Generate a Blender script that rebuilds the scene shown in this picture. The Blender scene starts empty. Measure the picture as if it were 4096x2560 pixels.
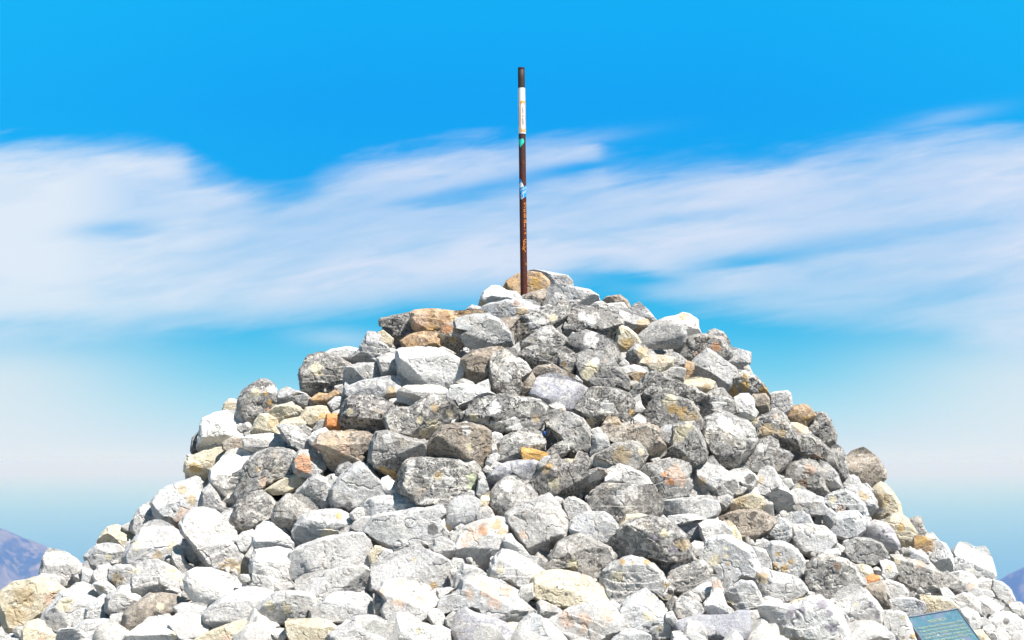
import bpy, bmesh, math, random
import numpy as np
from mathutils import Vector, Matrix

random.seed(7)
SC = bpy.context.scene
COL = SC.collection
F = 7168.0          # focal length in source pixels (4096 wide)
D = 14.0            # camera to the cairn's axis, metres
S = D / F
PY0 = 1850.0        # picture row at eye level
EXPO = 1.0
SUNP = 4.6
HAZE = 1.5e-4
HAZE_ON = True

def new_obj(name, me, parent=None, mat=None):
    o = bpy.data.objects.new(name, me)
    COL.objects.link(o)
    if parent is not None:
        o.parent = parent
    if mat is not None and me is not None:
        me.materials.clear(); me.materials.append(mat)
    return o

def tag(o, label=None, cat=None, group=None, kind=None):
    if label: o['label'] = label
    if cat: o['category'] = cat
    if group: o['group'] = group
    if kind: o['kind'] = kind
    return o

def srgb(r, g, b):
    f = lambda c: (c / 255 / 12.92) if c / 255 <= 0.04045 else ((c / 255 + 0.055) / 1.055) ** 2.4
    return (f(r), f(g), f(b))

# ------------------------------------------------------------------ noise (numpy)
_rng = np.random.RandomState(11)
_TAB = _rng.rand(4096).astype(np.float64) * 2 - 1
def _h(ix, iy, iz):
    n = (ix * 374761393 + iy * 668265263 + iz * 2147483647) & 0x7fffffff
    n = ((n ^ (n >> 13)) * 1274126177) & 0x7fffffff
    return _TAB[(n ^ (n >> 16)) & 4095]
def vnoise(p):
    i = np.floor(p).astype(np.int64); f = p - i
    f = f * f * f * (f * (f * 6 - 15) + 10)
    x, y, z = i[:, 0], i[:, 1], i[:, 2]
    fx, fy, fz = f[:, 0], f[:, 1], f[:, 2]
    def L(a, b, t): return a + (b - a) * t
    c00 = L(_h(x, y, z), _h(x + 1, y, z), fx); c10 = L(_h(x, y + 1, z), _h(x + 1, y + 1, z), fx)
    c01 = L(_h(x, y, z + 1), _h(x + 1, y, z + 1), fx); c11 = L(_h(x, y + 1, z + 1), _h(x + 1, y + 1, z + 1), fx)
    return L(L(c00, c10, fy), L(c01, c11, fy), fz)
def fbm(p, octv=4, gain=0.5):
    a, s, out = 1.0, 1.0, np.zeros(len(p))
    for k in range(octv):
        out += a * vnoise(p * s + 17.3 * k); a *= gain; s *= 2.03
    return out

# ------------------------------------------------------------------ mound profile
PROF_PX = [(1085, 0), (1150, 140), (1200, 330), (1250, 520), (1340, 700), (1430, 870), (1560, 1060), (1700, 1250), (1800, 1360), (1950, 1470),
           (2100, 1660), (2250, 1910), (2350, 2060), (2560, 2420), (2800, 2900)]
PR = np.array([w * S for _, w in PROF_PX]); PZ = np.array([(PY0 - y) * S for y, _ in PROF_PX])
SQ = 0.82
AX = (2085 - 2048) * S
def mound(x, y):
    rho = np.sqrt((np.asarray(x) - AX) ** 2 + (np.asarray(y) / SQ) ** 2)
    return np.interp(rho, PR, PZ)
CAM = np.array([0.0, -D, 0.0])
def ray(px, py):
    d = np.array([(px - 2048) / F, 1.0, (PY0 - py) / F])
    t = np.linspace(D - 7.0, D + 1.6, 1400)
    P = CAM + d * t[:, None]
    g = P[:, 2] - mound(P[:, 0], P[:, 1])
    hit = np.where(g <= 0)[0]
    if len(hit):
        return P[hit[0]], t[hit[0]], d
    k = int(np.argmin(g + 0.15 * np.abs(P[:, 1])))
    return P[k], t[k], d

DATA = """
A T|136 61,141 58,160 58,185 60,213 57,222 60,212 66,190 69,186 75,178 80,165 82,148 84,140 80,136 70|160 80 4 y,145 68 9 p,175 66 8 b,195 62 6 b|flat-topped orange-tan boulder near the summit|-.16
A D|100 69,117 66,136 62,137 76,142 84,134 90,124 97,127 103,118 102,112 92,113 83,108 72,100 78,98 72||
A D|102 78,108 70,114 82,110 86,102 82||
A C|96 86,101 83,111 92,110 101,100 97,95 92||
A T|123 95,136 88,150 86,168 84,168 100,172 102,160 106,140 105,127 103||
A B|168 88,178 76,189 74,190 82,205 84,198 97,190 107,175 102,168 97|184 93 4 y,178 80 6 o,172 90 4 c|yellow-spotted stone under the tan boulder
A P|82 86,90 87,96 92,96 97,103 101,106 107,100 112,92 118,80 123,72 126,65 121,66 113,74 105,78 97||tilted pale block on the upper left shoulder
A W|29 111,40 106,56 104,72 105,66 114,64 122,56 120,45 116||
A G|2 132,8 123,9 117,14 113,28 112,46 118,62 125,60 131,54 138,53 148,42 155,33 156,22 158,13 164,5 158,2 141|20 130 8 c|big veined block on the upper left edge
A P|58 127,70 124,90 123,97 128,98 138,90 143,80 147,70 151,60 152,54 144,56 134||
A P|95 117,108 111,118 112,120 130,119 137,108 139,100 138,98 126||
A W|119 108,125 105,160 105,176 110,192 118,201 124,200 130,195 139,185 148,174 151,160 150,145 151,124 150,121 138,121 125,118 117||biggest bright white boulder near the top
A W|168 105,174 103,184 108,185 113,176 110||
E P|-3 30,20 23,50 17,57 18,59 36,42 45,20 42,14 40,4 43,-4 38|50 38 5 t|log-shaped pale stone on the upper left
B T|65 32,72 22,84 15,95 14,108 14,117 22,119 30,110 35,98 37,90 40,80 38,68 36|104 24 6 y,108 32 4 y|round brown boulder behind the pole|.32
B P|95 12,103 9,118 12,130 16,140 16,146 22,147 30,135 29,124 28,118 26,112 15|||.45
B W|36 52,38 44,42 37,50 30,58 30,67 35,62 38,50 42,46 50,38 56|40 50 4 t||.05
B W|47 43,56 38,66 36,77 36,87 44,80 46,62 48,47 50||
B W|20 57,28 53,36 54,35 57|||.1
B B|88 45,94 39,110 34,116 33,115 38,112 48,108 54,98 50||
B P|112 45,118 36,124 28,136 28,150 32,165 34,177 40,178 46,172 51,160 52,148 55,140 50,126 52,114 50|130 40 5 w|broad pale stone right of the pole foot
B P|38 60,42 53,50 50,70 48,84 46,100 47,106 53,108 60,90 64,76 68,60 68,50 64,38 64|88 60 6 t,80 50 5 b|pale slab under the pole foot
B P|8 70,22 66,45 65,58 70,64 78,72 85,75 95,75 105,66 106,50 103,30 106,20 98,14 88,22 82,8 80|50 88 9 w,35 84 7 w|white-streaked layered boulder below the summit
B B|56 69,75 68,84 67,78 74,76 85,80 98,76 103,74 92,66 80||
B D|78 80,86 66,100 62,120 58,124 52,132 48,140 50,142 60,140 68,126 78,105 84,92 92,82 97,78 90|125 68 6 c,100 72 6 w,112 70 4 w|dark tilted slab with a pale edge
B G|107 56,118 52,124 54,120 58,110 60||
B D|141 68,146 56,155 52,170 56,188 58,198 62,206 68,207 78,204 90,200 98,190 92,175 84,160 84,150 86,142 80|170 72 8 w,160 66 5 w|big black-speckled boulder right of the summit
B B|186 47,192 42,205 41,213 46,219 58,212 56,207 50,196 52|||.1
B W|170 54,178 49,186 48,192 52,207 49,214 58,205 62,190 58||
B P|206 58,214 57,222 63,232 67,238 74,236 80,226 86,216 80,208 76,206 68|232 74 5 t|
C P|38 26,44 21,49 20,56 28,64 36,70 42,62 44,54 40,46 34|||.1
C C|24 50,27 48,34 51,42 58,47 66,48 71,38 74,25 76,20 70,22 60|32 68 7 y,38 70 4 b|
B G|84 105,90 95,102 88,112 80,122 79,130 86,140 92,141 96,136 103,128 110,122 103,110 100,100 104,90 110|115 88 8 w|peaked grey stone below the dark tilted slab
B D|84 111,94 104,110 100,124 101,130 110,132 122,128 128,115 124,100 127,94 121,86 118|119 112 2 g|
B D|136 104,145 92,152 88,165 84,178 88,190 92,198 98,203 108,203 120,196 118,185 108,172 106,160 110,152 116,142 112|170 95 9 w|rounded dark boulder below the black-speckled one
B D|131 110,140 104,150 112,158 112,156 120,150 130,150 135,142 133,134 128,134 116|138 123 3 y,143 130 4 c|
B D|151 122,158 112,168 108,180 108,190 110,197 118,202 127,210 133,218 141,220 150,219 157,210 152,198 152,184 156,173 152,162 146,159 140,156 136|172 128 8 c,165 136 7 c,176 120 5 w|dark stone with a large cream patch
B B|16 118,28 108,45 105,58 103,66 107,56 112,50 118,50 128,46 135,34 143,28 147,20 140,17 130||brown spotted block right of the white boulder
B G|50 118,57 111,68 107,77 107,82 114,79 120,86 136,88 150,86 160,72 161,60 163,53 152,51 135|68 135 9 w|upright grey block at the upper middle
B W|78 119,85 118,92 124,98 132,98 138,90 144,87 138,82 128||
B G|76 104,83 98,84 108,81 112||
B B|98 134,108 126,124 125,132 130,145 134,152 138,151 142,140 142,125 137,112 140,102 138||
B B|88 150,94 142,99 135,102 142,99 155,96 163,90 160||
F V|6 38,10 24,20 18,35 15,50 20,65 27,78 34,72 42,66 50,56 60,48 60,40 56,30 52,16 44||smooth domed boulder with a violet tinge
F T|61 20,63 17,68 22,68 24||
F C|65 15,70 14,69 18,65 19||
B D|137 78,142 64,150 58,150 70,152 82,146 86,138 86|||.08
B T|144 92,148 86,152 88,146 96||
C P|46 58,54 48,68 44,85 42,97 46,102 56,100 66,92 72,76 72,60 71,48 68||smooth rounded pale boulder on the upper right
C W|70 42,80 37,92 36,100 33,108 35,116 40,117 48,120 54,126 58,118 60,108 60,104 66,102 58,97 48,85 42|104 62 3 y,100 36 4 t,115 45 2 b||.1
C T|41 60,44 50,50 40,56 40,58 45,48 52,45 60||
C G|92 74,98 68,106 62,120 59,131 59,140 60,148 62,152 72,158 78,157 84,150 89,144 86,135 78,128 80,120 84,114 90,106 90,100 84,92 80|140 72 6 o,132 76 5 p,118 80 4 p|grey stone with an orange lichen end
C G|131 58,134 54,140 52,148 56,154 64,156 70,154 74,148 72,140 66,132 62|150 62 3 p||.05
C P|112 92,118 86,126 80,130 76,136 79,150 90,162 98,165 104,160 112,158 120,150 126,144 122,140 112,130 108,112 112,110 106,114 98||pyramid-shaped pale stone on the upper right
C P|155 78,160 74,172 78,180 80,180 90,175 97,166 102,160 96,152 90,157 84|||.05
C W|175 98,180 96,185 106,184 108,176 104||
C G|156 115,160 108,168 102,176 103,186 109,196 118,200 124,205 135,204 138,196 130,186 130,175 132,165 132,156 126|176 107 3 y,175 119 6 y,161 122 6 y,198 126 6 y,164 129 4 y|yellow-stained boulder on the right
G W|43 29,50 25,58 25,63 31,64 40,68 44,64 52,58 57,50 50,44 44,42 36||
G B|62 29,66 25,78 25,82 30,82 45,80 50,70 48,67 44,64 36||
G P|84 26,90 23,104 21,108 24,110 38,106 46,100 48,90 44,84 42,83 34||
G T|104 46,112 40,126 37,132 42,138 49,130 56,127 62,120 60,108 57,104 52|129 51 4 y|honey-yellow rounded stone on the right ridge
G C|106 59,118 60,128 64,129 70,124 73,114 72,110 66|120 64 4 p|
G G|129 60,134 54,140 48,150 48,156 56,162 70,163 82,158 89,150 84,144 78,142 73,130 71||tooth-shaped grey stone on the right ridge
C G|31 88,36 78,44 72,50 70,58 74,66 82,60 84,50 86,48 92,44 96,34 97|50 78 5 t,55 84 4 c|
C C|48 92,52 86,62 84,76 84,86 86,86 94,80 102,72 103,60 101,52 98|60 87 5 p,75 87 5 p,54 96 5 k|cream oblong stone with a dark end
C P|79 84,84 79,94 82,102 88,104 94,100 98,90 97,86 100,87 90||
C W|22 97,40 96,54 97,56 101,50 104,38 106,32 105,24 101||
C T|37 106,44 104,54 104,52 109,48 115,42 112||
C W|36 116,42 112,47 116,46 120,40 123||
C C|24 86,27 82,30 84,27 90,23 93||
C T|24 94,29 88,33 92,34 97,26 97||
C T|103 96,106 91,112 94,112 100,108 107,106 113,98 116,100 104||
C G|66 106,80 102,86 98,98 98,102 100,100 110,98 116,90 114,80 110,70 108|74 106 4 c|
C D|50 112,58 105,68 104,80 110,92 114,100 118,104 126,98 132,88 130,80 132,70 131,62 136,60 146,52 150,48 140,46 124||black pitted boulder on the upper right
C C|98 118,106 112,118 111,130 112,137 115,136 120,132 128,126 128,116 122,108 120,100 120|130 121 4 t|cream wedge under the pyramid stone
C G|104 122,112 120,118 126,128 130,122 136,114 141,106 136,100 130||
F G|204 51,215 44,228 36,238 33,246 42,252 50,256 60,250 62,236 64,222 68,212 66,206 58|235 50 8 w|
F G|146 62,152 50,160 42,168 40,185 44,200 49,206 60,212 70,212 82,206 76,190 78,175 80,162 82,152 74,146 72|178 55 7 y,190 60 7 y,175 46 8 c,200 66 6 t,191 72 2 g|grey boulder with an ochre patch
F D|78 34,90 32,108 34,122 38,130 46,130 54,128 66,124 74,112 68,100 66,92 72,84 80,76 74,70 60,62 56,68 50|128 60 4 y,80 72 6 c,100 55 9 w|dark speckled boulder with an ochre stripe
F W|131 52,138 50,143 56,140 60,134 62||
F W|132 68,138 64,144 68,145 75,140 77,133 77|||-.05
F D|130 46,138 40,140 50,134 52||
F G|126 38,134 30,139 24,140 32,136 40,130 45||
F G|22 60,30 58,44 60,56 64,68 70,76 80,82 92,82 104,76 110,70 106,60 110,50 104,46 96,38 86,28 74,24 66||grey wedge left of the long tan-speckled stone
F W|30 52,40 50,46 54,47 59,55 61,56 64,44 60|46 56 2 p|
F B|95 75,102 66,110 68,117 76,112 80,104 76||
F C|114 79,120 74,125 72,128 77||
F B|93 80,100 76,112 78,124 79,136 77,148 75,158 78,162 84,160 90,168 100,169 108,162 114,150 112,138 100,130 95,120 98,110 98,100 92,94 86||long tan-speckled stone right of centre
F P|79 82,88 80,92 84,92 87,84 87||
F P|82 90,90 87,96 88,100 96,101 102,94 108,86 110,80 112,80 100||
F G|86 112,94 108,104 104,116 100,128 97,136 98,142 104,146 112,142 122,138 130,130 133,118 128,108 124,98 118,90 116|118 112 8 t,140 108 4 c|tan-grey boulder above the long white wedge
F W|105 100,110 97,115 98,112 101||
F G|180 78,195 74,204 73,209 82,213 94,218 108,218 116,208 124,198 128,194 122,184 118,174 116,171 107,180 100,180 90|190 84 8 c,186 92 6 c,198 78 6 c,190 118 5 c|speckled block with a cream cap
F P|162 83,170 78,180 78,181 90,179 100,171 106,166 100,162 94||
F W|213 72,217 70,218 74,214 80,212 76||
G G|3 62,8 54,20 49,32 48,46 56,54 58,62 66,66 80,62 90,50 100,46 106,38 112,30 116,24 110,20 100,12 92,4 80,2 70|30 60 9 w,45 68 8 w|big faceted grey boulder on the right
K G|7 24,14 18,30 16,44 14,60 18,62 26,60 34,64 42,62 50,60 58,50 60,38 61,28 64,26 52,18 42,8 36|33 30 4 o,40 38 5 o,52 36 6 p,45 26 6 p|grey boulder with a rusty patch
K W|17 12,25 11,30 17,22 16||
K W|29 12,38 10,38 14,32 16||
J W|156 12,164 6,172 8,184 14,195 20,212 26,222 32,229 42,218 46,205 45,190 43,178 42,172 38,172 30,170 22,160 20||long bright white wedge near the centre
J D|152 62,158 52,165 46,172 43,200 43,215 44,228 42,234 50,240 62,238 72,236 80,226 78,210 78,198 80,192 90,186 90,180 82,172 78,160 76,153 72|205 50 9 w,190 56 8 w|dark striated block under the white wedge
J D|85 36,92 28,96 22,110 10,116 6,120 14,134 14,138 5,148 8,154 18,150 26,160 22,170 24,174 32,170 40,158 50,148 56,140 60,128 60,122 54,115 58,104 58,95 54,88 46|110 41 7 c,131 8 7 c,104 19 5 y,160 32 8 w,100 24 4 t|large mottled boulder at the pile's centre
J W|92 24,93 16,98 10,105 8,104 12,100 18,95 20|||-.05
J A|72 2,74 -2,84 1,100 4,101 8,94 13,86 11,75 12||small bright ochre stone at the centre
F D|28 108,36 102,44 97,50 100,52 106,46 112,38 117,32 115||
F B|49 98,54 96,58 98,58 104,53 106||
J V|28 32,40 22,55 17,70 14,85 12,94 15,90 26,86 34,84 42,78 34,70 28,60 28,50 36,42 44,36 52,32 44||purplish grey stone below the ochre one
J G|36 52,44 42,55 34,62 34,72 40,80 44,86 50,90 58,84 62,74 66,64 72,56 80,52 86,46 82,40 74,34 66,34 58|55 42 7 w|rounded blue-grey boulder under the purplish stone
J P|58 28,68 27,76 32,80 38,76 42,70 38,62 34||
J P|55 78,66 70,80 64,94 58,103 55,110 60,116 68,120 76,124 86,128 96,128 108,120 112,112 120,100 126,86 130,80 124,74 114,66 108,60 96,54 86|73 103 4 p,107 116 4 b|big cracked pale block below the centre
J W|108 60,114 58,120 60,120 64,114 67||
J P|123 64,130 59,140 61,148 66,154 74,146 80,138 84,132 90,126 82,124 74||
J P|133 86,142 80,155 76,170 77,178 82,184 90,188 96,184 104,182 112,172 112,160 112,150 106,140 102,132 100,131 94||speckled pale block left of the great dark boulder
J W|171 114,182 111,183 114,180 118,174 117||
P D|107 28,112 22,122 14,136 6,150 4,165 8,180 16,192 26,197 36,200 46,204 54,190 56,170 56,155 50,140 48,128 50,118 54,110 42,108 34|168 22 5 c,128 48 3 c,190 36 6 t,180 42 5 v,156 28 4 v|great dark boulder with a cream spot|-.1
P C|112 20,120 8,124 1,136 0,150 2,160 5,150 6,136 8,124 14||
P D|132 52,150 52,165 57,184 57,178 70,172 78,165 72,155 64,145 60|||.12
P P|92 84,96 68,102 64,110 58,120 54,128 52,140 54,150 60,162 70,170 80,168 90,166 98,158 92,150 90,140 94,132 100,122 102,114 108,104 106,98 100,96 90|118 57 4 y,147 57 4 y,112 75 8 c,130 58 2 y,170 84 3 y|crusty pale stone with orange lichen tufts
P G|35 46,42 36,55 29,68 26,78 30,90 36,100 40,106 50,106 58,98 66,92 76,86 80,78 76,64 70,50 66,38 66,24 68,22 62,30 56,32 50|58 61 7 c,90 61 3 k,53 50 4 k,45 53 3 k,89 43 3 k,60 48 2 k|grey boulder with a round cream lichen disc
O P|169 74,172 62,176 54,186 44,198 46,212 50,228 54,233 62,234 68,222 74,220 84,208 90,198 84,190 82,178 78|182 66 5 c|pale stone right of the rust-topped boulder
P C|8 86,12 76,24 70,45 69,62 72,76 76,88 84,95 92,98 100,98 106,85 108,70 110,60 112,45 112,34 112,26 104,16 102,10 98|70 76 6 p,50 96 2 k,28 92 2 k,39 87 2 k|cream banded boulder at the bottom
P P|25 134,30 128,45 120,60 114,75 109,90 106,98 108,106 114,112 122,118 134,120 142,112 144,100 150,90 155,60 156,40 156,32 146|50 126 8 p,98 120 6 p,72 126 7 p,102 126 4 p,71 140 2 p|pink-stained block on the bottom edge
P G|16 108,20 104,30 110,40 114,44 120,40 126,30 130,24 128,18 122||
O W|204 98,208 90,216 86,220 84,220 98,214 104,208 102||
O P|206 132,214 124,222 120,230 126,236 134,238 144,244 156,200 156,203 144||
P P|99 108,106 104,114 110,114 116,108 118,102 114||
P P|114 116,120 108,130 100,146 92,156 100,166 110,170 122,174 136,176 144,160 148,140 146,128 140,120 132,114 126|152 103 6 c,150 122 7 c,162 137 4 c|pale boulder with two yellow-cream patches
P P|105 152,112 144,125 140,140 142,150 146,150 156,108 156||
P W|119 136,123 132,128 138,124 140||
P G|172 80,176 72,182 62,190 56,205 56,218 60,224 68,222 76,228 72,230 80,222 84,212 86,200 94,192 97,180 92,172 88||ridged grey boulder under the great dark one
P P|204 92,214 86,226 78,234 80,238 92,228 98,224 101,214 102,206 96|234 84 5 p|
P G|184 106,190 100,200 102,210 108,214 116,210 122,196 125,186 124,182 116||
P G|173 108,180 100,186 104,182 112,184 122,176 118||
P G|192 98,200 94,208 98,212 104,206 108,198 104||
Q W|34 114,36 108,44 100,46 92,44 80,50 78,54 90,56 98,60 108,66 112,66 122,58 122,46 121,38 118|48 84 4 p|white trumpet-shaped stone near the bottom
P W|172 120,178 118,184 130,178 133,172 126||
Q V|0 130,15 126,30 122,45 124,64 122,72 117,86 116,88 130,88 140,84 150,60 153,40 150,22 142,10 144,0 142||broad smooth slab below the trumpet-shaped stone
Q P|86 118,98 117,100 124,96 130,89 140,88 130||
Q W|-2 143,6 142,14 150,14 156,-4 156||
Q W|14 148,22 142,34 148,38 156,14 156||
Q W|31 12,40 8,50 8,58 11,66 20,68 27,55 28,44 30,38 32,33 24||bright white block right of the great dark boulder|-.05
Q C|60 10,66 8,72 15,77 23,80 32,76 34,68 28,66 20,60 14|72 19 2 y|
K B|98 84,104 80,116 76,130 74,145 74,158 80,168 88,160 96,148 104,140 114,132 118,128 114,122 100,114 88,106 88|140 78 4 k,128 112 3 y|rough tan block on the lower right
K C|106 70,116 62,128 58,140 54,150 58,153 66,146 74,130 74,116 76,108 78|110 70 3 k,125 62 5 t|
K P|128 52,136 44,146 36,150 28,158 22,166 26,170 36,176 46,184 54,188 66,186 76,180 84,172 78,165 68,158 62,150 56,140 52|148 36 4 t|tall pale boulder leaning on the right slope
K G|172 30,184 20,200 14,214 16,222 26,224 40,230 50,224 57,212 56,200 48,190 42,180 36,176 34|194 36 1.6 b,208 24 5 p,200 42 7 b,196 26 6 w|stone with a small brown pit
K P|222 14,230 18,240 30,246 44,236 54,230 52,226 40,224 26||
G G|116 74,124 72,136 74,144 80,152 88,162 94,164 104,166 118,160 110,152 104,146 100,138 96,128 98,120 92,118 84|142 102 5 p|
G G|160 88,166 87,172 92,175 100,176 110,179 120,174 126,168 128,164 116,162 102||
G B|176 104,186 94,198 90,206 96,214 104,222 116,222 124,214 132,206 138,200 132,190 126,180 118,176 110||smooth tan-grey block jutting from the right ridge
G D|58 60,66 56,78 50,86 48,98 47,103 52,106 60,112 68,117 78,118 86,110 90,100 92,94 84,90 78,80 76,70 80,66 72,60 66|82 67 7 t,65 54 6 c,91 50 2 p,98 70 4 t|dark violet-mottled boulder on the right
G D|47 112,52 102,60 92,66 86,72 80,84 76,92 82,94 90,106 94,110 98,104 108,96 114,90 118,80 119,66 120,56 114|75 88 6 w|dark striated wedge on the right
K P|73 26,76 18,82 12,92 11,96 18,104 26,112 30,118 38,120 46,118 54,108 56,96 57,84 54,76 48,74 38|78 37 3 t,93 46 3 w|blue-grey boulder right of the rusty patch
K W|112 28,120 25,130 24,140 30,144 36,140 42,134 48,126 40,118 36,114 32|135 34 6 k|
K W|119 52,126 46,131 47,126 52,120 54||
K W|177 36,184 36,187 42,182 46,176 46||
K G|168 30,176 34,178 42,174 46,168 40||
K P|26 66,34 62,50 60,66 60,74 62,80 60,95 62,97 72,94 78,84 82,70 79,50 79,30 80,24 78||long pale bar above the great dark boulder
K P|64 58,62 53,74 56,82 56,92 56,95 62,80 61,72 62||
K W|40 80,60 79,76 80,82 84,70 84,55 88,46 90,38 86||
K V|45 90,60 86,76 86,78 96,80 106,70 112,62 112,56 102,50 98|||.12
K W|84 84,94 78,96 84,92 88,86 86||
K T|28 84,32 80,40 88,46 92,38 92|34 86 3 p|
K P|99 58,108 56,114 58,112 64,106 70,100 74,98 66||
K W|64 116,70 112,80 113,80 118,72 124,66 122||
K W|68 126,74 122,80 117,82 120,78 128,72 131||
Q P|36 42,40 32,50 28,66 28,76 34,88 40,96 50,100 60,102 68,98 78,90 76,80 78,70 84,62 90,56 92,54 80,48 68,40 60,30 54,30 50|48 56 7 c,63 49 3 c,79 37 4 c,64 59 2 y,62 40 3 c|large pale boulder with cream blotches
K P|156 98,164 90,172 84,180 86,184 94,184 104,178 114,170 110,162 104||
Q P|110 40,118 34,130 34,142 40,150 48,155 56,154 70,148 76,136 72,124 70,118 64,114 54|132 64 6 y,122 62 5 y,124 47 3 y,140 56 3 y|pale boulder with yellow blotches
Q P|88 40,96 40,108 44,114 54,116 64,104 64,98 60,96 50||
Q P|96 36,106 30,114 34,110 40,100 40||
Q P|58 98,66 90,80 82,92 82,98 90,104 104,106 108,96 112,88 116,74 114,70 106,60 104|67 106 4 c|
Q P|97 78,102 68,110 66,118 70,132 74,146 76,154 84,158 92,152 98,140 104,128 106,114 100,104 98,98 90|105 76 5 t|
Q G|156 82,158 68,168 56,176 50,190 51,206 56,218 64,226 76,230 84,226 92,212 88,200 90,192 98,180 102,168 98,160 90|168 75 4 w,169 91 2 y,196 62 5 b|broad domed boulder on the lower right
Q W|106 102,114 100,124 103,132 108,124 110,110 110||
Q C|138 108,146 104,156 101,158 108,152 110||
Q W|184 106,190 102,193 106,190 111||
Q W|160 93,167 95,169 100,162 100||
Q W|90 142,94 132,100 124,102 112,106 110,130 110,150 110,160 102,172 100,184 106,196 116,202 130,206 140,207 156,180 156,160 152,130 150,116 152,90 152|142 114 5 v,154 116 4 v,186 118 5 v,142 132 3 v,188 136 6 v,138 122 4 v,178 108 7 v,150 124 3 v|huge dark-flecked white boulder on the bottom edge
R P|12 106,18 96,28 88,38 87,48 92,60 104,64 110,69 116,69 128,66 138,50 138,38 142,28 150,24 138,16 120|56 108 3 v,38 108 3 c,64 122 4 v|broad speckled boulder left of the plaque
R P|30 152,40 144,55 139,72 138,82 146,84 156,32 156|40 150 5 p|
Q W|184 156,192 148,200 146,206 156||
L P|27 30,34 24,44 22,55 20,65 26,74 34,80 46,82 58,78 62,70 50,60 44,50 46,42 44,36 38|40 30 5 c,50 42 4 p|
L P|52 14,56 4,62 2,70 5,72 12,78 10,86 18,84 24,76 22,66 18,56 18||
L P|50 18,62 14,76 14,84 20,90 30,92 38,86 46,80 50,76 40,68 30,60 24|76 26 5 t|
L C|88 20,98 10,104 14,112 24,118 34,122 46,112 49,100 50,92 55,86 54,88 44,94 36|100 30 7 t,96 42 5 w|beige pitted stone on the right ridge
L P|40 56,44 48,56 46,68 46,78 56,76 66,70 74,56 76,44 74,38 66|66 50 6 w|
L C|104 58,112 49,122 48,130 56,138 68,140 76,136 84,128 86,118 80,112 70|122 64 5 y|cream oval boulder on the right slope
L G|131 56,142 52,147 54,147 62,152 68,152 75,144 72,138 68,134 60||
L T|140 76,148 76,158 80,158 88,154 98,150 102,142 96,140 88|148 80 7 y|ochre-yellow stone on the right slope
L P|153 74,160 71,166 78,164 82,158 82||
L W|157 90,160 84,168 82,176 86,182 98,184 108,184 118,178 118,168 112,160 102||white oval stone on the right slope
L W|184 106,186 94,196 84,204 85,210 90,222 88,228 100,232 112,234 120,232 128,222 125,212 124,200 118,184 119||tall white notched boulder on the right edge
L W|184 120,196 118,208 122,212 128,212 136,206 141,200 140,196 130|207 136 4 p|
L W|213 130,220 126,230 128,228 138,224 141,214 136||
L V|73 70,80 60,92 57,104 60,112 70,118 82,118 90,108 90,100 86,90 80,82 78|101 68 2 k,105 74 1.5 k|lavender-grey boulder on the right slope
L G|48 94,56 84,70 78,84 80,96 84,102 94,102 100,94 108,86 111,74 108,62 104,50 100|60 90 6 w|dark-flecked boulder on the right slope
L W|36 86,42 82,52 88,50 92,46 93,38 90||
K P|184 98,186 90,196 92,210 92,225 94,236 104,238 112,232 120,218 126,205 126,194 118,188 108||
K P|182 82,190 77,198 76,206 80,210 88,204 92,190 92,184 90||
K P|184 60,186 46,196 43,204 50,214 56,222 58,224 66,234 76,224 78,208 78,196 76,188 70|195 45 3 c|
L P|28 46,36 42,42 48,40 56,36 64,30 56||
L W|22 100,34 92,44 90,47 96,44 100,34 99||
L W|100 112,98 106,104 104,112 108,116 118,112 124,104 126,100 120|108 112 3 t|
L O|78 128,86 121,94 124,94 130,88 134,80 134||small orange stone on the lower right
L C|66 110,76 110,84 112,86 118,80 126,74 124||
R G|82 50,90 50,102 54,118 60,132 66,142 72,144 86,136 92,124 96,112 90,100 84,92 80,88 66|115 58 5 p,88 56 5 c|dark-flecked slab above the plaque
R W|72 82,80 80,94 86,100 94,98 102,90 106,82 102,74 92||
R B|48 88,60 84,70 82,72 92,74 102,80 108,80 115,70 112,62 104,56 94||brown cracked stone above left of the plaque
R P|80 104,90 102,106 102,118 106,121 114,112 120,100 121,88 118,83 112|116 108 4 v|
R C|118 106,120 98,130 100,142 100,152 104,160 112,156 116,140 118,124 119||
R P|142 90,150 90,158 100,162 112,154 110,146 102||
R G|140 74,150 70,160 78,168 82,171 90,168 94,158 95,152 90,144 84||
R P|160 100,170 96,178 98,186 106,188 118,184 122,176 114,166 112,162 106||
R P|184 102,194 100,206 104,216 108,210 116,202 122,196 126,188 124,184 114||
R P|204 86,206 80,216 84,224 92,230 104,224 110,214 106,206 98,202 92|224 106 2 p|
R W|172 94,184 90,200 92,204 98,190 100,178 98||
R P|226 110,230 106,238 108,246 118,242 126,234 120,228 116||
R W|200 130,210 120,225 120,238 128,244 140,246 156,212 156,206 144|220 128 4 k|
R W|167 116,174 114,184 120,190 130,188 140,180 141,176 130||
R W|191 128,196 126,204 136,208 148,206 156,198 148||
R C|180 142,190 141,198 150,200 156,184 156||
R W|74 126,78 120,90 119,98 122,102 132,108 144,114 156,86 156,82 146,76 136|96 148 2 b,108 146 4 y,95 125 3 c|
R C|70 116,80 115,82 118,74 120||
R T|160 106,169 108,168 114,162 116||
R P|104 40,110 44,106 48,98 46||
R P|117 44,124 50,126 58,118 58,110 54,106 50,110 45||
D G|79 46,84 36,94 28,102 23,110 22,118 28,122 38,126 44,124 54,116 56,113 62,104 66,98 74,93 80,86 72,78 60|110 38 3 y,115 48 4 y,118 33 6 w,98 36 5 c,123 52 2 y,113 56 2 o|pitted boulder with orange lichen streaks
D C|58 60,62 50,66 46,71 46,76 50,78 58,74 60||
D W|33 76,36 69,48 64,62 61,76 61,82 70,93 82,92 88,80 90,68 92,58 98,52 103,44 107,38 111,30 104,29 100,31 88||bright white boulder on the left shoulder
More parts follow.
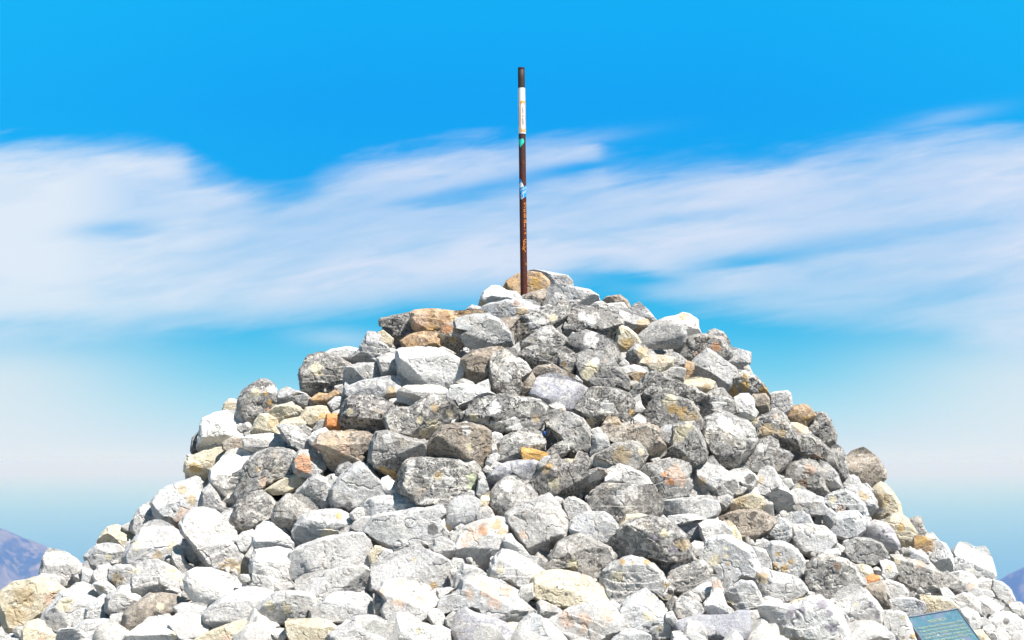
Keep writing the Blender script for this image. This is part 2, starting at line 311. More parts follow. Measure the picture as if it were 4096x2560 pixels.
D D|20 105,22 94,28 86,33 80,31 92,29 102,32 110,22 112|28 92 3 y|
D C|94 82,98 72,104 65,112 65,122 68,125 76,125 86,110 89,100 88,94 88|118 72 5 t|
D W|83 92,92 89,110 88,125 88,132 90,133 100,124 103,110 107,96 107,86 103||flat white block on the left slope
D B|59 98,68 92,80 94,84 102,76 103,66 109,60 104||
D C|114 60,124 54,140 50,150 54,155 60,152 65,140 66,130 72,126 74,120 68,114 64|135 65 3 t|cream stone right of the pitted boulder
D C|153 66,160 56,172 54,182 55,186 62,184 68,174 72,170 80,164 76,156 72|178 66 5 y,170 68 3 t|
D C|126 76,134 70,150 67,158 74,150 80,144 82,134 78||
D P|125 78,134 76,148 80,158 88,166 96,172 106,173 111,160 108,150 108,142 102,134 94,130 86|148 90 7 w|long white splinter on the left slope
D G|146 80,156 76,164 82,166 88,160 92,152 86||
D W|162 92,168 86,180 80,185 84,178 90,172 98,166 98||
D P|168 80,176 72,184 69,184 80,174 82||
D O|182 76,186 64,194 64,204 64,211 70,212 80,204 83,190 85,184 82||angular orange stone left of centre
D C|192 60,202 57,208 60,206 64,194 63||
D W|187 50,194 44,202 43,203 52,198 60,192 60||
D T|182 42,192 35,197 38,194 44,186 50,182 52||
D W|204 50,210 43,216 43,212 50,208 57,204 56||
D P|126 40,130 34,136 32,146 36,156 38,160 42,148 44,146 50,136 52,126 52|145 39 2 y|
D G|147 42,158 41,168 46,178 50,172 54,160 56,150 50||
D T|165 44,175 39,185 39,182 48,172 48||
D W|194 30,202 28,204 36,200 43,196 36||
D P|203 40,206 26,212 32,212 40,206 46||
E D|-8 54,-2 46,10 43,25 43,36 44,46 50,54 55,46 60,42 70,42 80,34 84,30 89,18 87,6 86,-6 80,-9 68|12 74 2 y,0 60 4 c|
D B|168 100,178 88,190 85,212 84,230 86,242 92,238 102,230 112,230 120,222 123,210 122,202 126,192 130,184 120,180 110|205 106 6 p|pinkish brown boulder left of centre
D P|146 116,152 109,160 109,172 111,178 120,180 128,172 136,164 138,152 136,146 132,145 122|152 117 6 o,160 118 6 o,153 127 6 o,159 129 6 o,150 133 3 o|pale stone with an orange face
D C|14 124,18 116,34 110,50 105,62 104,64 108,58 118,48 128,36 138,28 142,18 134,14 130|26 128 7 y|ochre-tinted wedge on the left edge
D P|16 112,28 112,22 116,17 118||
D G|13 130,20 138,26 140,14 142||
H W|120 32,122 24,132 16,140 4,150 0,160 2,174 6,166 16,158 26,156 36,154 44,150 52,148 59,140 58,126 46,121 40||white oblong boulder on the left slope
H G|156 38,158 26,166 14,176 6,190 0,204 0,214 2,222 8,220 14,220 28,216 34,200 38,190 42,186 48,184 54,176 52,166 54,156 60,151 62,149 52,152 44|183 38 5 p,175 23 3 t|wide grey boulder on the left
H C|186 54,186 48,196 42,212 34,224 30,240 33,238 38,226 44,212 50,200 53||cream splinter lying diagonally on the left
H P|49 64,58 52,70 46,84 40,98 34,104 36,106 44,108 56,106 72,100 78,92 82,84 90,76 96,66 90,56 86,52 76|88 78 7 p,80 88 9 b,84 48 5 t,95 60 5 t,74 92 6 b|grey and rust boulder on the left slope
H P|24 94,26 84,34 72,42 66,49 62,52 76,54 86,46 90,36 98,32 102,26 98||
M C|118 36,124 24,132 16,142 14,152 18,160 22,166 24,160 32,156 40,148 38,140 36,128 36||
M C|148 14,160 8,160 20,152 18||
H P|108 66,110 52,118 43,126 56,132 66,138 72,146 72,136 77,120 76,108 73||
H P|85 92,90 84,100 76,110 73,122 76,130 80,138 90,146 100,149 108,156 120,162 130,168 138,169 146,160 152,148 150,134 146,120 142,108 130,100 118,94 108,88 102|145 142 9 t|large ribbed blue-grey boulder on the left
H P|134 78,142 72,146 76,146 92,144 98,138 90||
H G|147 88,150 68,154 62,160 62,170 54,180 52,188 58,196 66,198 76,196 84,188 88,178 88,170 94,162 100,150 106,147 98|158 87 3 k|pale boulder with a dark hole
H W|148 110,158 102,168 98,172 102,170 114,162 122,156 122||
H C|161 128,168 118,170 118,169 133||
H W|191 86,196 85,201 88,198 93||
H W|170 122,172 104,176 94,184 88,192 90,200 98,212 106,218 112,218 120,212 122,200 120,190 121,174 124||upright white boulder on the lower left
N W|93 84,94 56,98 44,110 43,124 42,138 44,140 56,139 66,138 76,146 84,148 92,136 96,120 94,106 90,100 84||
I G|0 56,15 56,24 60,36 62,40 70,38 76,26 76,20 82,10 92,4 100,-8 96,-14 90,-16 80,-12 68||
I P|9 98,14 88,20 80,32 76,50 74,62 74,72 80,78 88,74 92,66 96,62 104,50 108,36 110,24 114,15 116,10 108|50 102 8 c,62 79 4 y,58 102 4 c|blue-grey boulder with a cream base
I P|8 56,20 44,28 36,36 32,44 36,50 42,54 48,52 58,50 66,44 74,40 70,36 62,24 60||
I P|52 58,54 48,62 38,72 28,80 20,88 17,96 20,102 30,110 40,118 50,122 57,112 60,100 60,90 66,84 72,74 76,66 72,56 72|74 66 4 k|tall peaked pale boulder left of centre
I G|60 26,64 20,72 16,80 20,74 26,66 34,60 32||
I P|49 40,54 32,60 29,65 35,60 42,54 46,50 44||
I W|113 42,116 36,122 33,128 40,131 44,135 44,135 52,128 52,124 55,118 50,114 46||
I P|90 68,100 60,114 58,130 56,148 57,156 66,160 72,150 76,136 78,120 76,106 80,96 82,90 78|134 71 6 w|
I W|76 78,84 72,90 72,91 78,86 85,80 83||
I G|64 100,72 94,80 92,88 98,90 102,80 103,68 104||
I P|82 88,92 82,104 82,106 88,96 94,88 98,78 94||
I P|99 104,96 98,92 100,96 94,106 82,120 78,138 77,150 74,165 72,184 68,190 78,185 82,188 94,198 108,190 110,178 106,170 116,155 118,140 120,130 124,120 118,108 110|176 96 7 k|wide jagged pale boulder at lower centre
I D|136 40,140 24,144 18,152 13,165 13,180 15,200 14,212 20,226 28,231 40,222 48,208 56,198 58,196 70,186 74,176 68,160 72,154 66,148 56,136 54|224 34 6 g,223 43 6 g,182 31 5 t,150 18 6 w,196 38 6 w|large blue-grey boulder with pale green lichen
E G|24 118,26 108,28 96,34 86,46 85,60 90,74 94,92 96,94 102,92 112,90 118,76 119,66 124,60 132,60 140,50 136,38 130,28 126|40 130 5 y,50 134 5 y,56 138 4 y,45 92 6 w|grey boulder with a rusty underside
E B|92 114,94 104,102 92,112 80,126 77,145 77,158 79,168 84,170 98,170 110,166 120,160 127,152 118,140 116,120 120,104 120,96 120|144 102 5 c,140 83 6 w|square grey block with a lichen disc
E G|44 66,52 58,64 56,76 56,84 50,92 44,100 42,106 45,118 46,126 54,133 64,132 74,120 76,112 78,108 85,94 88,80 91,72 90,60 86,50 84,46 76|100 78 9 c,84 69 4 c,90 84 6 c,120 62 5 c,104 55 4 t|bulky grey stone with a cream lower face
E W|60 36,62 32,72 29,90 29,104 29,114 32,119 44,118 46,106 45,98 42,88 46,84 50,76 50,70 48,60 46||white split slab under the biggest white boulder
E W|119 38,124 29,138 28,150 29,160 33,172 38,176 42,165 46,150 48,146 54,132 54,128 46,120 44||
E G|130 24,138 21,146 24,152 29,140 29||
E W|150 30,158 26,166 22,168 34,160 32||
E D|142 72,144 62,146 52,156 46,172 42,190 41,210 43,226 46,236 54,236 66,232 76,226 82,208 84,195 83,182 84,168 82,152 76|200 76 9 w,150 66 5 c,175 55 8 w,225 68 4 t|wide blue-grey slab at mid height
E D|133 62,140 60,142 68,138 74,133 72||
E W|132 74,140 73,146 76,140 77||
E W|170 88,176 86,182 88,185 94,180 100,172 98||
E P|172 98,176 102,178 110,172 110||
E W|166 120,170 112,176 111,179 114,176 120,170 125,166 124||
E W|170 128,176 122,186 124,178 130,171 130||
E W|162 130,166 126,172 130,170 134,164 132||
E W|156 136,160 134,163 140,160 142,156 140||
E G|178 106,182 98,190 90,202 86,220 84,230 86,234 96,234 108,220 108,208 116,196 121,184 122,178 116||
E W|226 82,230 77,235 78,232 84||
E P|134 120,140 115,148 118,156 126,158 130,150 134,142 128||
N P|140 60,142 46,156 38,175 32,195 28,210 24,225 24,232 32,236 44,238 60,226 63,200 66,176 70,160 74,148 78,139 74||wide flat-faced pale boulder at lower left
N P|149 78,160 72,176 70,200 66,226 63,236 68,238 84,238 96,226 96,210 94,196 96,186 104,172 102,168 96,150 90||
N P|166 118,172 112,182 104,188 98,196 96,212 96,228 97,236 104,240 112,240 126,228 130,215 132,200 130,184 128,166 126||
N W|14 80,18 70,28 66,44 67,60 72,76 78,86 86,80 94,64 100,52 108,40 108,28 106,20 98,16 90||rounded white boulder on the lower left
N W|78 76,80 73,92 73,92 80,82 81||
N P|34 130,36 120,46 110,58 102,72 94,86 88,100 90,112 92,120 98,112 110,106 122,102 130,92 133,88 138,76 138,66 134,50 138,40 134||
N P|100 118,110 104,122 96,136 94,150 94,166 98,170 106,164 116,160 122,156 126,146 128,136 130,126 128,114 128,104 130,100 128|115 110 6 c,135 114 6 c|
N W|92 138,98 132,110 130,120 131,124 135,112 138,102 140,96 143,90 144||
N V|78 150,86 144,100 140,118 138,120 148,122 156,76 156||
N W|118 144,124 139,132 139,135 145,130 150,122 149||white egg-shaped stone on the bottom edge
N C|26 150,40 142,55 138,72 130,82 129,90 136,88 144,76 152,70 156,24 156|80 134 6 p,62 150 4 p|
M W|148 154,158 142,172 134,182 126,198 124,212 126,226 132,238 136,250 140,254 144,242 150,236 156,150 156|215 148 8 c|
N C|136 130,140 126,150 128,166 128,184 130,196 138,206 144,204 156,144 156,138 142||
O P|0 132,8 126,20 124,30 124,40 130,50 136,60 140,58 146,50 156,-20 156,-24 144,-12 138||
N W|163 114,166 108,172 107,175 110,170 117,166 119||
N W|170 102,176 101,181 105,178 109,172 107||
O P|27 90,28 74,30 60,42 56,55 48,66 42,85 41,95 46,108 50,118 56,124 68,124 78,126 84,110 90,98 90,90 80,70 80,50 82,40 84,34 92|100 84 4 y,78 54 3 c,90 70 5 w|massive pale boulder near the bottom
O P|34 92,42 82,60 80,76 80,90 82,96 94,104 104,106 110,98 118,96 128,90 134,76 134,64 138,50 134,42 126,40 114,44 104,38 96|37 94 4 p,60 105 5 p,88 101 5 p,60 84 5 p|pinkish layered boulder near the bottom
O G|29 98,34 94,42 104,42 112,36 122,30 124,30 112||
O W|95 98,102 91,106 91,106 101,100 102||
O W|107 91,118 89,124 90,114 96,112 102,107 100||
O W|95 120,99 115,106 116,112 122,114 130,108 134,102 133,97 126||white oval stone near the bottom
O W|32 56,34 46,40 42,48 44,50 47,44 52,36 56||
O C|24 48,30 39,36 40,38 44,33 48,32 56,28 60,25 54||
O P|127 50,128 36,132 24,142 16,152 12,166 8,176 4,184 6,190 14,188 26,186 36,190 42,182 46,176 54,166 62,158 66,148 62,138 58,130 54|160 18 7 o,150 24 7 p,178 12 6 o,165 12 5 p,140 34 5 p,184 20 4 t,148 44 9 w|rust-topped boulder at lower centre
O W|187 32,190 26,196 25,200 34,206 38,214 46,215 50,204 48,194 44,190 40||white kidney-shaped stone at lower centre
O P|128 88,128 76,132 68,138 61,148 64,158 68,167 75,160 77,148 76,142 80,138 88,134 90||
O P|108 112,110 104,118 98,128 96,136 90,138 80,150 76,165 78,180 82,192 88,202 92,206 102,214 110,222 116,222 122,214 126,206 132,196 130,186 130,174 126,160 122,154 114,142 110,130 112,118 114,112 120|165 92 7 p,188 92 6 p,145 96 5 p,175 105 6 p,160 84 4 p,148 78 3 p|wide peach-tinted boulder near the bottom
O V|130 152,124 140,128 128,132 118,140 113,148 118,156 122,172 126,188 132,200 140,204 150,202 156,126 156||
O P|116 126,124 119,132 120,130 126,126 134,124 138,118 132||
O W|58 156,62 144,72 138,82 136,90 138,98 136,108 135,118 140,120 156|82 140 4 c|
O C|187 132,198 132,206 132,203 140,202 146,194 142||
O P|100 40,104 30,112 28,122 34,127 38,126 48,118 50,110 48,102 44||
O W|122 60,126 54,134 55,136 58,132 63,126 66||
O W|122 68,128 66,128 72,124 76||
O G|128 16,134 13,142 16,136 22,130 24||
O P|122 24,128 20,129 28,126 34,123 30||
I P|192 90,194 80,196 70,202 60,212 57,222 57,230 62,232 68,229 78,230 90,222 91,204 92,198 98,191 96|194 94 4 y,210 86 5 w|squat pale block left of the rounded blue-grey boulder
J P|18 78,22 72,30 70,34 74,38 82,30 86,22 89,19 86||
J C|20 66,24 58,32 52,34 56,31 64,28 70,22 70||
J P|20 40,24 36,28 40,30 48,24 60,18 52||
J W|20 32,22 28,26 30,26 35,22 36||
J G|3 56,8 50,14 52,18 60,20 62,8 57||
M P|51 70,54 56,60 42,66 43,78 46,90 54,98 62,100 66,98 74,88 84,80 86,72 80,62 73|94 67 5 w|pyramid stone on the far left skyline
M P|48 76,52 72,66 74,71 80,70 84,58 84,50 79||
M C|0 98,4 94,18 84,32 82,46 77,54 82,64 84,78 93,74 98,66 108,58 116,44 126,34 132,22 140,10 138,6 130,2 112|30 100 9 t,20 120 9 t,60 100 7 p|large tan block on the left edge
M P|104 50,110 44,118 38,130 36,142 38,150 44,152 54,148 62,136 60,124 62,114 70,108 66,106 58|131 52 4 c|
M P|100 70,102 60,106 58,108 66,114 72,114 82,104 84,100 80||
M P|152 60,152 50,156 42,162 32,170 24,176 14,186 9,196 11,206 16,214 22,220 26,222 32,216 40,208 44,204 56,196 58,180 56,172 62,164 66,156 62|167 36 6 c,182 18 7 w,206 37 7 c,190 50 5 t|lichen-blotched boulder on the left slope
M P|164 74,170 62,178 57,192 57,208 66,218 74,226 82,230 92,228 100,214 102,200 96,188 96,176 98,170 104,164 92,162 84|208 70 7 c,220 80 4 c,166 66 4 c|
M W|114 72,120 64,130 61,135 66,133 78,126 80,118 82||
M P|134 66,142 62,156 62,164 68,162 80,162 90,154 86,144 90,136 80,133 76|142 77 5 t,160 69 3 c|
M P|112 86,118 82,128 80,136 86,142 92,132 96,122 94|122 89 3 t|
M P|52 126,56 118,66 108,76 96,84 92,92 84,100 84,110 90,120 94,126 96,118 104,108 112,104 122,100 134,90 136,80 136,74 144,64 140,54 136|78 109 8 c,86 104 4 c,115 93 4 c|pale slab with a big cream blotch
M P|104 126,106 114,114 106,124 98,130 102,130 114,130 124,132 134,120 130,110 130||
M P|130 114,130 100,136 94,146 88,156 87,164 94,172 102,170 108,160 114,152 122,142 120,134 118||
M P|72 150,76 138,90 136,104 130,116 128,128 128,136 136,146 144,148 156,72 156||
M B|152 120,160 112,170 106,182 98,194 97,208 98,220 104,225 108,216 118,206 124,192 124,180 128,170 134,158 140,152 136|174 112 2 v,195 110 5 c|smooth olive-grey boulder on the lower left
M P|132 134,136 122,146 121,152 124,152 138,144 140,136 138||
M P|170 102,180 96,190 97,180 104,174 105||
M C|30 140,34 132,46 128,52 132,56 140,66 146,66 156,28 156|50 152 4 p,46 142 2 v|
M P|0 150,14 146,28 144,30 156,0 156||
M P|211 112,222 108,240 108,248 110,244 120,236 128,226 126,218 122||
H P|74 120,80 116,85 120,86 134,92 142,100 142,94 150,84 150,76 140,74 130||
H P|85 120,86 110,92 108,98 116,104 128,100 136,92 134,88 128||
H P|67 134,74 130,75 140,70 142||
M W|144 144,154 140,155 146,150 150,146 150||
"""

# ------------------------------------------------------------------ node helpers
def mat_new(name):
    m = bpy.data.materials.new(name); m.use_nodes = True
    nt = m.node_tree
    return m, nt, nt.nodes['Principled BSDF']
class NB:
    def __init__(s, nt): s.nt = nt; s.n = nt.nodes; s.l = nt.links
    def node(s, t, **kw):
        x = s.n.new(t)
        for k, v in kw.items(): setattr(x, k, v)
        return x
    def put(s, sock, v):
        if isinstance(v, bpy.types.NodeSocket): s.l.new(v, sock)
        elif v is not None: sock.default_value = v
    def m(s, op, a, b=None, c=None, clamp=False):
        x = s.node('ShaderNodeMath', operation=op, use_clamp=clamp)
        s.put(x.inputs[0], a); s.put(x.inputs[1], b); s.put(x.inputs[2], c)
        return x.outputs[0]
    def ss(s, v, lo, hi):
        x = s.node('ShaderNodeMapRange', interpolation_type='SMOOTHSTEP')
        s.put(x.inputs[0], v); s.put(x.inputs[1], lo); s.put(x.inputs[2], hi)
        return x.outputs[0]
    def mr(s, v, a, b, c, d):
        x = s.node('ShaderNodeMapRange')
        for i, q in enumerate((v, a, b, c, d)): s.put(x.inputs[i], q)
        return x.outputs[0]
    def mix(s, f, a, b, mode='MIX'):
        x = s.node('ShaderNodeMix', data_type='RGBA', blend_type=mode)
        s.put(x.inputs[0], f); s.put(x.inputs[6], (*a, 1) if isinstance(a, tuple) and len(a) == 3 else a)
        s.put(x.inputs[7], (*b, 1) if isinstance(b, tuple) and len(b) == 3 else b)
        return x.outputs[2]
    def noise(s, vec, scale, detail=4, rough=.55, dist=0, w=None):
        x = s.node('ShaderNodeTexNoise')
        if w is not None: x.noise_dimensions = '4D'; s.put(x.inputs['W'], w)
        s.put(x.inputs['Vector'], vec); s.put(x.inputs['Scale'], scale); s.put(x.inputs['Detail'], detail)
        s.put(x.inputs['Roughness'], rough); s.put(x.inputs['Distortion'], dist)
        return x.outputs[0]
    def vscale(s, vec, sc, rot=(0, 0, 0)):
        x = s.node('ShaderNodeMapping'); s.put(x.inputs['Vector'], vec)
        x.inputs['Scale'].default_value = sc; x.inputs['Rotation'].default_value = rot
        return x.outputs[0]

# ------------------------------------------------------------------ stone materials
def stone_material(name, spk, crust, warm, strat=0.0, veins=0.0, bump=1.0, spk_scale=1.0):
    """tint comes from the object's colour; speckle / white crust / warm stain amounts differ per kind"""
    m, nt, P = mat_new(name); b = NB(nt)
    tc = b.node('ShaderNodeTexCoord').outputs['Object']
    oi = b.node('ShaderNodeObjectInfo')
    w = b.m('MULTIPLY', oi.outputs['Random'], 97.0)
    r2 = b.m('FRACT', b.m('MULTIPLY', oi.outputs['Random'], 7.13)); r3 = b.m('FRACT', b.m('MULTIPLY', oi.outputs['Random'], 31.7))
    vs_ = b.node('ShaderNodeVectorMath', operation='SCALE'); b.put(vs_.inputs[0], tc); b.put(vs_.inputs['Scale'], b.mr(r3, 0, 1, .6, 1.5)); tc = vs_.outputs[0]
    strong = oi.outputs['Alpha']
    col = oi.outputs['Color']
    big = b.noise(tc, 6.0, 3, .6, .6, w)
    mid = b.noise(tc, 19.0, 5, .68, .5, w)
    fine = b.noise(tc, 48.0 * spk_scale, 5, .75, .3, w)
    grit = b.noise(tc, 120.0, 4, .75, 0, w)
    # broad tonal change inside one stone
    v = b.mr(big, .3, .7, .82, 1.16)
    c = b.mix(1.0, col, v, 'MULTIPLY')
    # layered veins
    if strat > 0:
        sv = b.vscale(tc, (3, 3, 46), (.35, .2, 0))
        sn = b.noise(sv, 1.0, 4, .6, 1.2, w)
        c = b.mix(b.m('MULTIPLY', b.ss(sn, .52, .66), b.m('MULTIPLY', b.ss(r2, .45, .6), strat)), c, (.72, .70, .66))
        c = b.mix(b.m('MULTIPLY', b.ss(sn, .46, .36), b.m('MULTIPLY', b.ss(r2, .45, .6), strat * .8)), c, (.12, .11, .11))
    # warm stain
    wn = b.noise(b.vscale(tc, (1, 1, 1)), 4.3, 5, .62, .8, b.m('ADD', w, 31.0))
    c = b.mix(b.m('MULTIPLY', b.ss(wn, .54, .68), warm), c, (.56, .43, .27))
    # pale crust (quartz and crustose lichen)
    cn = b.noise(tc, 17.0, 7, .78, .4, b.m('ADD', w, 7.0))
    c = b.mix(b.m('MULTIPLY', b.ss(cn, .50, .54), b.m('MULTIPLY', b.mr(r2, 0, 1, .5, 1.1), crust)), c, (.77, .735, .67))
    # dark lichen speckle, denser in drifts
    drift = b.mr(b.noise(tc, 5.0, 3, .6, .2, b.m('ADD', w, 3.0)), .35, .65, -.055, .06)
    sp = b.m('ADD', fine, drift)
    c = b.mix(b.m('MULTIPLY', b.ss(sp, .54, .58), b.m('MULTIPLY', strong, spk, clamp=True)), c, (.045, .043, .045))
    sp2 = b.m('ADD', mid, drift)
    c = b.mix(b.m('MULTIPLY', b.ss(sp2, .57, .62), b.m('MULTIPLY', strong, spk * .7, clamp=True)), c, (.11, .106, .103))
    c = b.mix(b.m('MULTIPLY', b.ss(grit, .57, .62), .35 + spk * .45), c, (.10, .095, .095))
    c = b.mix(b.m('MULTIPLY', b.ss(grit, .42, .34), .30), c, (.80, .79, .77))
    if veins > 0:
        ridge = b.m('ABSOLUTE', b.m('SUBTRACT', b.noise(tc, 7.0, 5, .6, 1.0, b.m('ADD', w, 50.0)), .5))
        c = b.mix(b.m('MULTIPLY', b.ss(ridge, .012, .002), veins), c, (.16, .13, .11))
    # painted-on lichen patches (vertex attribute, ragged by noise)
    at = b.node('ShaderNodeAttribute', attribute_name='patch')
    pa = b.ss(b.m('ADD', at.outputs['Alpha'], b.m('MULTIPLY', b.m('SUBTRACT', mid, .5), 2.2)), .36, .50)
    pc = b.mix(b.m('MULTIPLY', b.ss(fine, .50, .62), .45), at.outputs['Color'], (.20, .17, .14))
    c = b.mix(b.m('MULTIPLY', pa, .72), c, pc)
    b.put(P.inputs['Base Color'], c)
    P.inputs['Roughness'].default_value = .88
    P.inputs['Specular IOR Level'].default_value = .25
    # bump
    rid = b.m('ABSOLUTE', b.m('SUBTRACT', b.noise(tc, 11.0, 6, .65, .9, b.m('ADD', w, 12.0)), .5))
    hsum = b.m('ADD', b.m('MULTIPLY', mid, .6), b.m('MULTIPLY', fine, .8))
    hsum = b.m('ADD', hsum, b.m('MULTIPLY', b.m('MINIMUM', rid, .03), 4.0))
    hsum = b.m('ADD', hsum, b.m('MULTIPLY', grit, .12))
    bp = b.node('ShaderNodeBump'); bp.inputs['Strength'].default_value = .75 * bump; bp.inputs['Distance'].default_value = .028
    b.put(bp.inputs['Height'], hsum); b.put(P.inputs['Normal'], bp.outputs[0])
    return m
M_W = stone_material('white_quartzite', .10, .25, .10, veins=.55, bump=.9)
M_C = stone_material('cream_quartzite', .14, .35, .35, veins=.4)
M_P = stone_material('pale_sandstone', .34, .50, .26, strat=.15, veins=.4)
M_G = stone_material('grey_lichened_sandstone', .66, .70, .34, strat=.25, veins=.3)
M_D = stone_material('dark_lichened_sandstone', .80, .66, .32, strat=.35)
M_B = stone_material('brown_sandstone', .55, .35, .55)
M_T = stone_material('ochre_stained_stone', .40, .25, .8, veins=.3)
M_O = stone_material('iron_red_stone', .10, .10, .15, veins=.5)
KINDS = {  # kind letter -> (material, colour, words)
 'W': (M_W, (.73, .71, .68), 'white'), 'P': (M_P, (.55, .545, .54), 'pale grey'),
 'G': (M_G, (.375, .362, .345), 'grey speckled'), 'D': (M_D, (.275, .265, .255), 'dark grey mottled'),
 'T': (M_T, (.50, .33, .18), 'ochre-tan'), 'C': (M_C, (.70, .62, .46), 'cream'), 'B': (M_B, (.42, .35, .28), 'brownish grey'),
 'O': (M_O, (.72, .31, .12), 'orange'), 'A': (M_O, (.72, .42, .13), 'ochre'), 'V': (M_P, (.46, .45, .485), 'smooth grey')}
PATCH = {'o': (.74, .34, .15), 'y': (.56, .36, .12), 'c': (.74, .66, .46), 'w': (.80, .78, .75), 'k': (.045, .04, .045), 'g': (.58, .66, .42),
         'b': (.30, .19, .12), 'p': (.66, .48, .37), 't': (.50, .38, .22), 'v': (.27, .24, .30)}

# ------------------------------------------------------------------ stone geometry
TEMPL = {}
def templ(sub):
    if sub not in TEMPL:
        bm = bmesh.new(); bmesh.ops.create_icosphere(bm, subdivisions=sub, radius=1)
        me = bpy.data.meshes.new('stone'); bm.to_mesh(me); bm.free()
        co = np.empty(len(me.vertices) * 3); me.vertices.foreach_get('co', co)
        TEMPL[sub] = (me, co.reshape(-1, 3))
    return TEMPL[sub]

def hull_radius(poly, th):
    """distance from the centre to the outline in direction th (poly: Nx2 about the centre)"""
    r = np.zeros(len(th)); c, s = np.cos(th), np.sin(th)
    n = len(poly)
    for i in range(n):
        a = poly[i]; e = poly[(i + 1) % n] - a
        den = c * e[1] - s * e[0]
        den = np.where(np.abs(den) < 1e-9, 1e-9, den)
        t = (a[0] * e[1] - a[1] * e[0]) / den
        u = (a[0] * s - a[1] * c) / den
        ok = (t > 0) & (u >= -1e-6) & (u <= 1 + 1e-6)
        r = np.where(ok & (t > r), t, r)
    return r

def smin(a, b2, k):
    h = np.clip(.5 + .5 * (b2 - a) / k, 0, 1)
    return b2 + (a - b2) * h - k * h * (1 - h)

def shape_stone(dirs, poly, depth, rng, rough=1.0, worn=.06, low=0.0):
    """a broken block: traced outline, steep flanks, front and back made of a few broad fracture planes"""
    th = np.arctan2(dirs[:, 1], dirs[:, 0])
    R = hull_radius(poly, th)
    R = np.where(R <= 0, np.median(R), R)
    rho = np.sqrt(np.maximum(1 - dirs[:, 2] ** 2, 0))
    ex, ey = np.ptp(poly[:, 0]), np.ptp(poly[:, 1])
    size = float(np.sqrt(ex * ey))
    U = rng.uniform
    x, y = R * rho * np.cos(th), R * rho * np.sin(th)
    edge = R * (1 - rho) + 1e-9
    seed = U(0, 100, 3)
    def face(n, dp, up):
        steep = 3.8 + 2.2 * fbm(np.stack([np.cos(th) * 1.3, np.sin(th) * 1.3, th * 0], 1) + seed, 2)
        z = np.minimum(edge * np.maximum(steep, 1.6), dp * 1.6) + dp * .10 * (rho < .9999)
        k = size * worn * .35
        for q in range(n):
            if q == 0 and up: a, g = math.radians(U(50, 130)), U(.7, 1.35)        # broad top face
            elif q == 1 and up: a, g = math.radians(-U(50, 130)), U(.7, 1.7)      # undercut below
            elif q == 2: a, g = U(0, 6.28), U(.02, .18)                           # flat front
            else: a, g = U(0, 6.28), U(.2, .9)
            ext = .5 * (abs(math.cos(a)) * ex + abs(math.sin(a)) * ey)
            # plane falls off towards direction a; it starts to bite at a fraction of the way out
            bite = U(-.15, .55) * ext if q != 2 else 0
            if q == 1 and up: bite = U(.05 + .25 * low, .5 + .3 * low) * ext; g *= 1 - .3 * low
            top = dp * (1.0 if q != 2 else U(.80, .95))
            pl = top - g * (x * math.cos(a) + y * math.sin(a) - bite)
            z = smin(z, pl, k)
        return np.maximum(z, 0)
    zf = face(rng.randint(4, 7), depth * 1.05, True); zb = face(4, depth, False)
    z = np.where(dirs[:, 2] >= 0, zf, -zb)
    z = np.where(rho > .9999, 0, z)
    p = np.stack([x, y, z], 1)
    q = p / size
    nrm = p / (np.linalg.norm(p, axis=1)[:, None] + 1e-9)
    d1 = fbm(q * 2.3 + seed, 3, .5) * .014
    d2 = fbm(q * 8 + seed * 2, 4, .6) * .009
    rd = 1 - np.abs(fbm(q * 3.4 + seed * 3, 3, .55)) * 2.2
    d3 = -np.maximum(rd - .72, 0) * .085
    ax = np.array([U(-.5, .5), 1.0, U(-.4, .4)]); ax /= np.linalg.norm(ax)
    lay = (q @ ax) * U(4, 7) + fbm(q * 1.2 + seed, 2) * .7
    fr = lay % 1.0
    d4 = (np.minimum(fr, .85) - .42) * (.020 if U(0, 1) < .3 else 0.0)           # ledges of a layered stone
    disp = (d1 + d2 + d3 + d4) * rough * size
    return p + nrm * disp[:, None], size

def finish_mesh(sub, co, patch=None):
    me = templ(sub)[0].copy(); me.name = 'stone'
    me.vertices.foreach_set('co', co.astype(np.float32).ravel())
    if patch is not None:
        a = me.attributes.new('patch', 'FLOAT_COLOR', 'POINT'); a.data.foreach_set('color', patch.astype(np.float32).ravel())
    me.update()
    me.polygons.foreach_set('use_smooth', np.ones(len(me.polygons), dtype=bool))
    me.set_sharp_from_angle(angle=math.radians(24))
    return me

def inflate(poly, c, k, pad):
    d = poly - c; L = np.linalg.norm(d, axis=1)[:, None] + 1e-6
    return c + d * k + d / L * pad

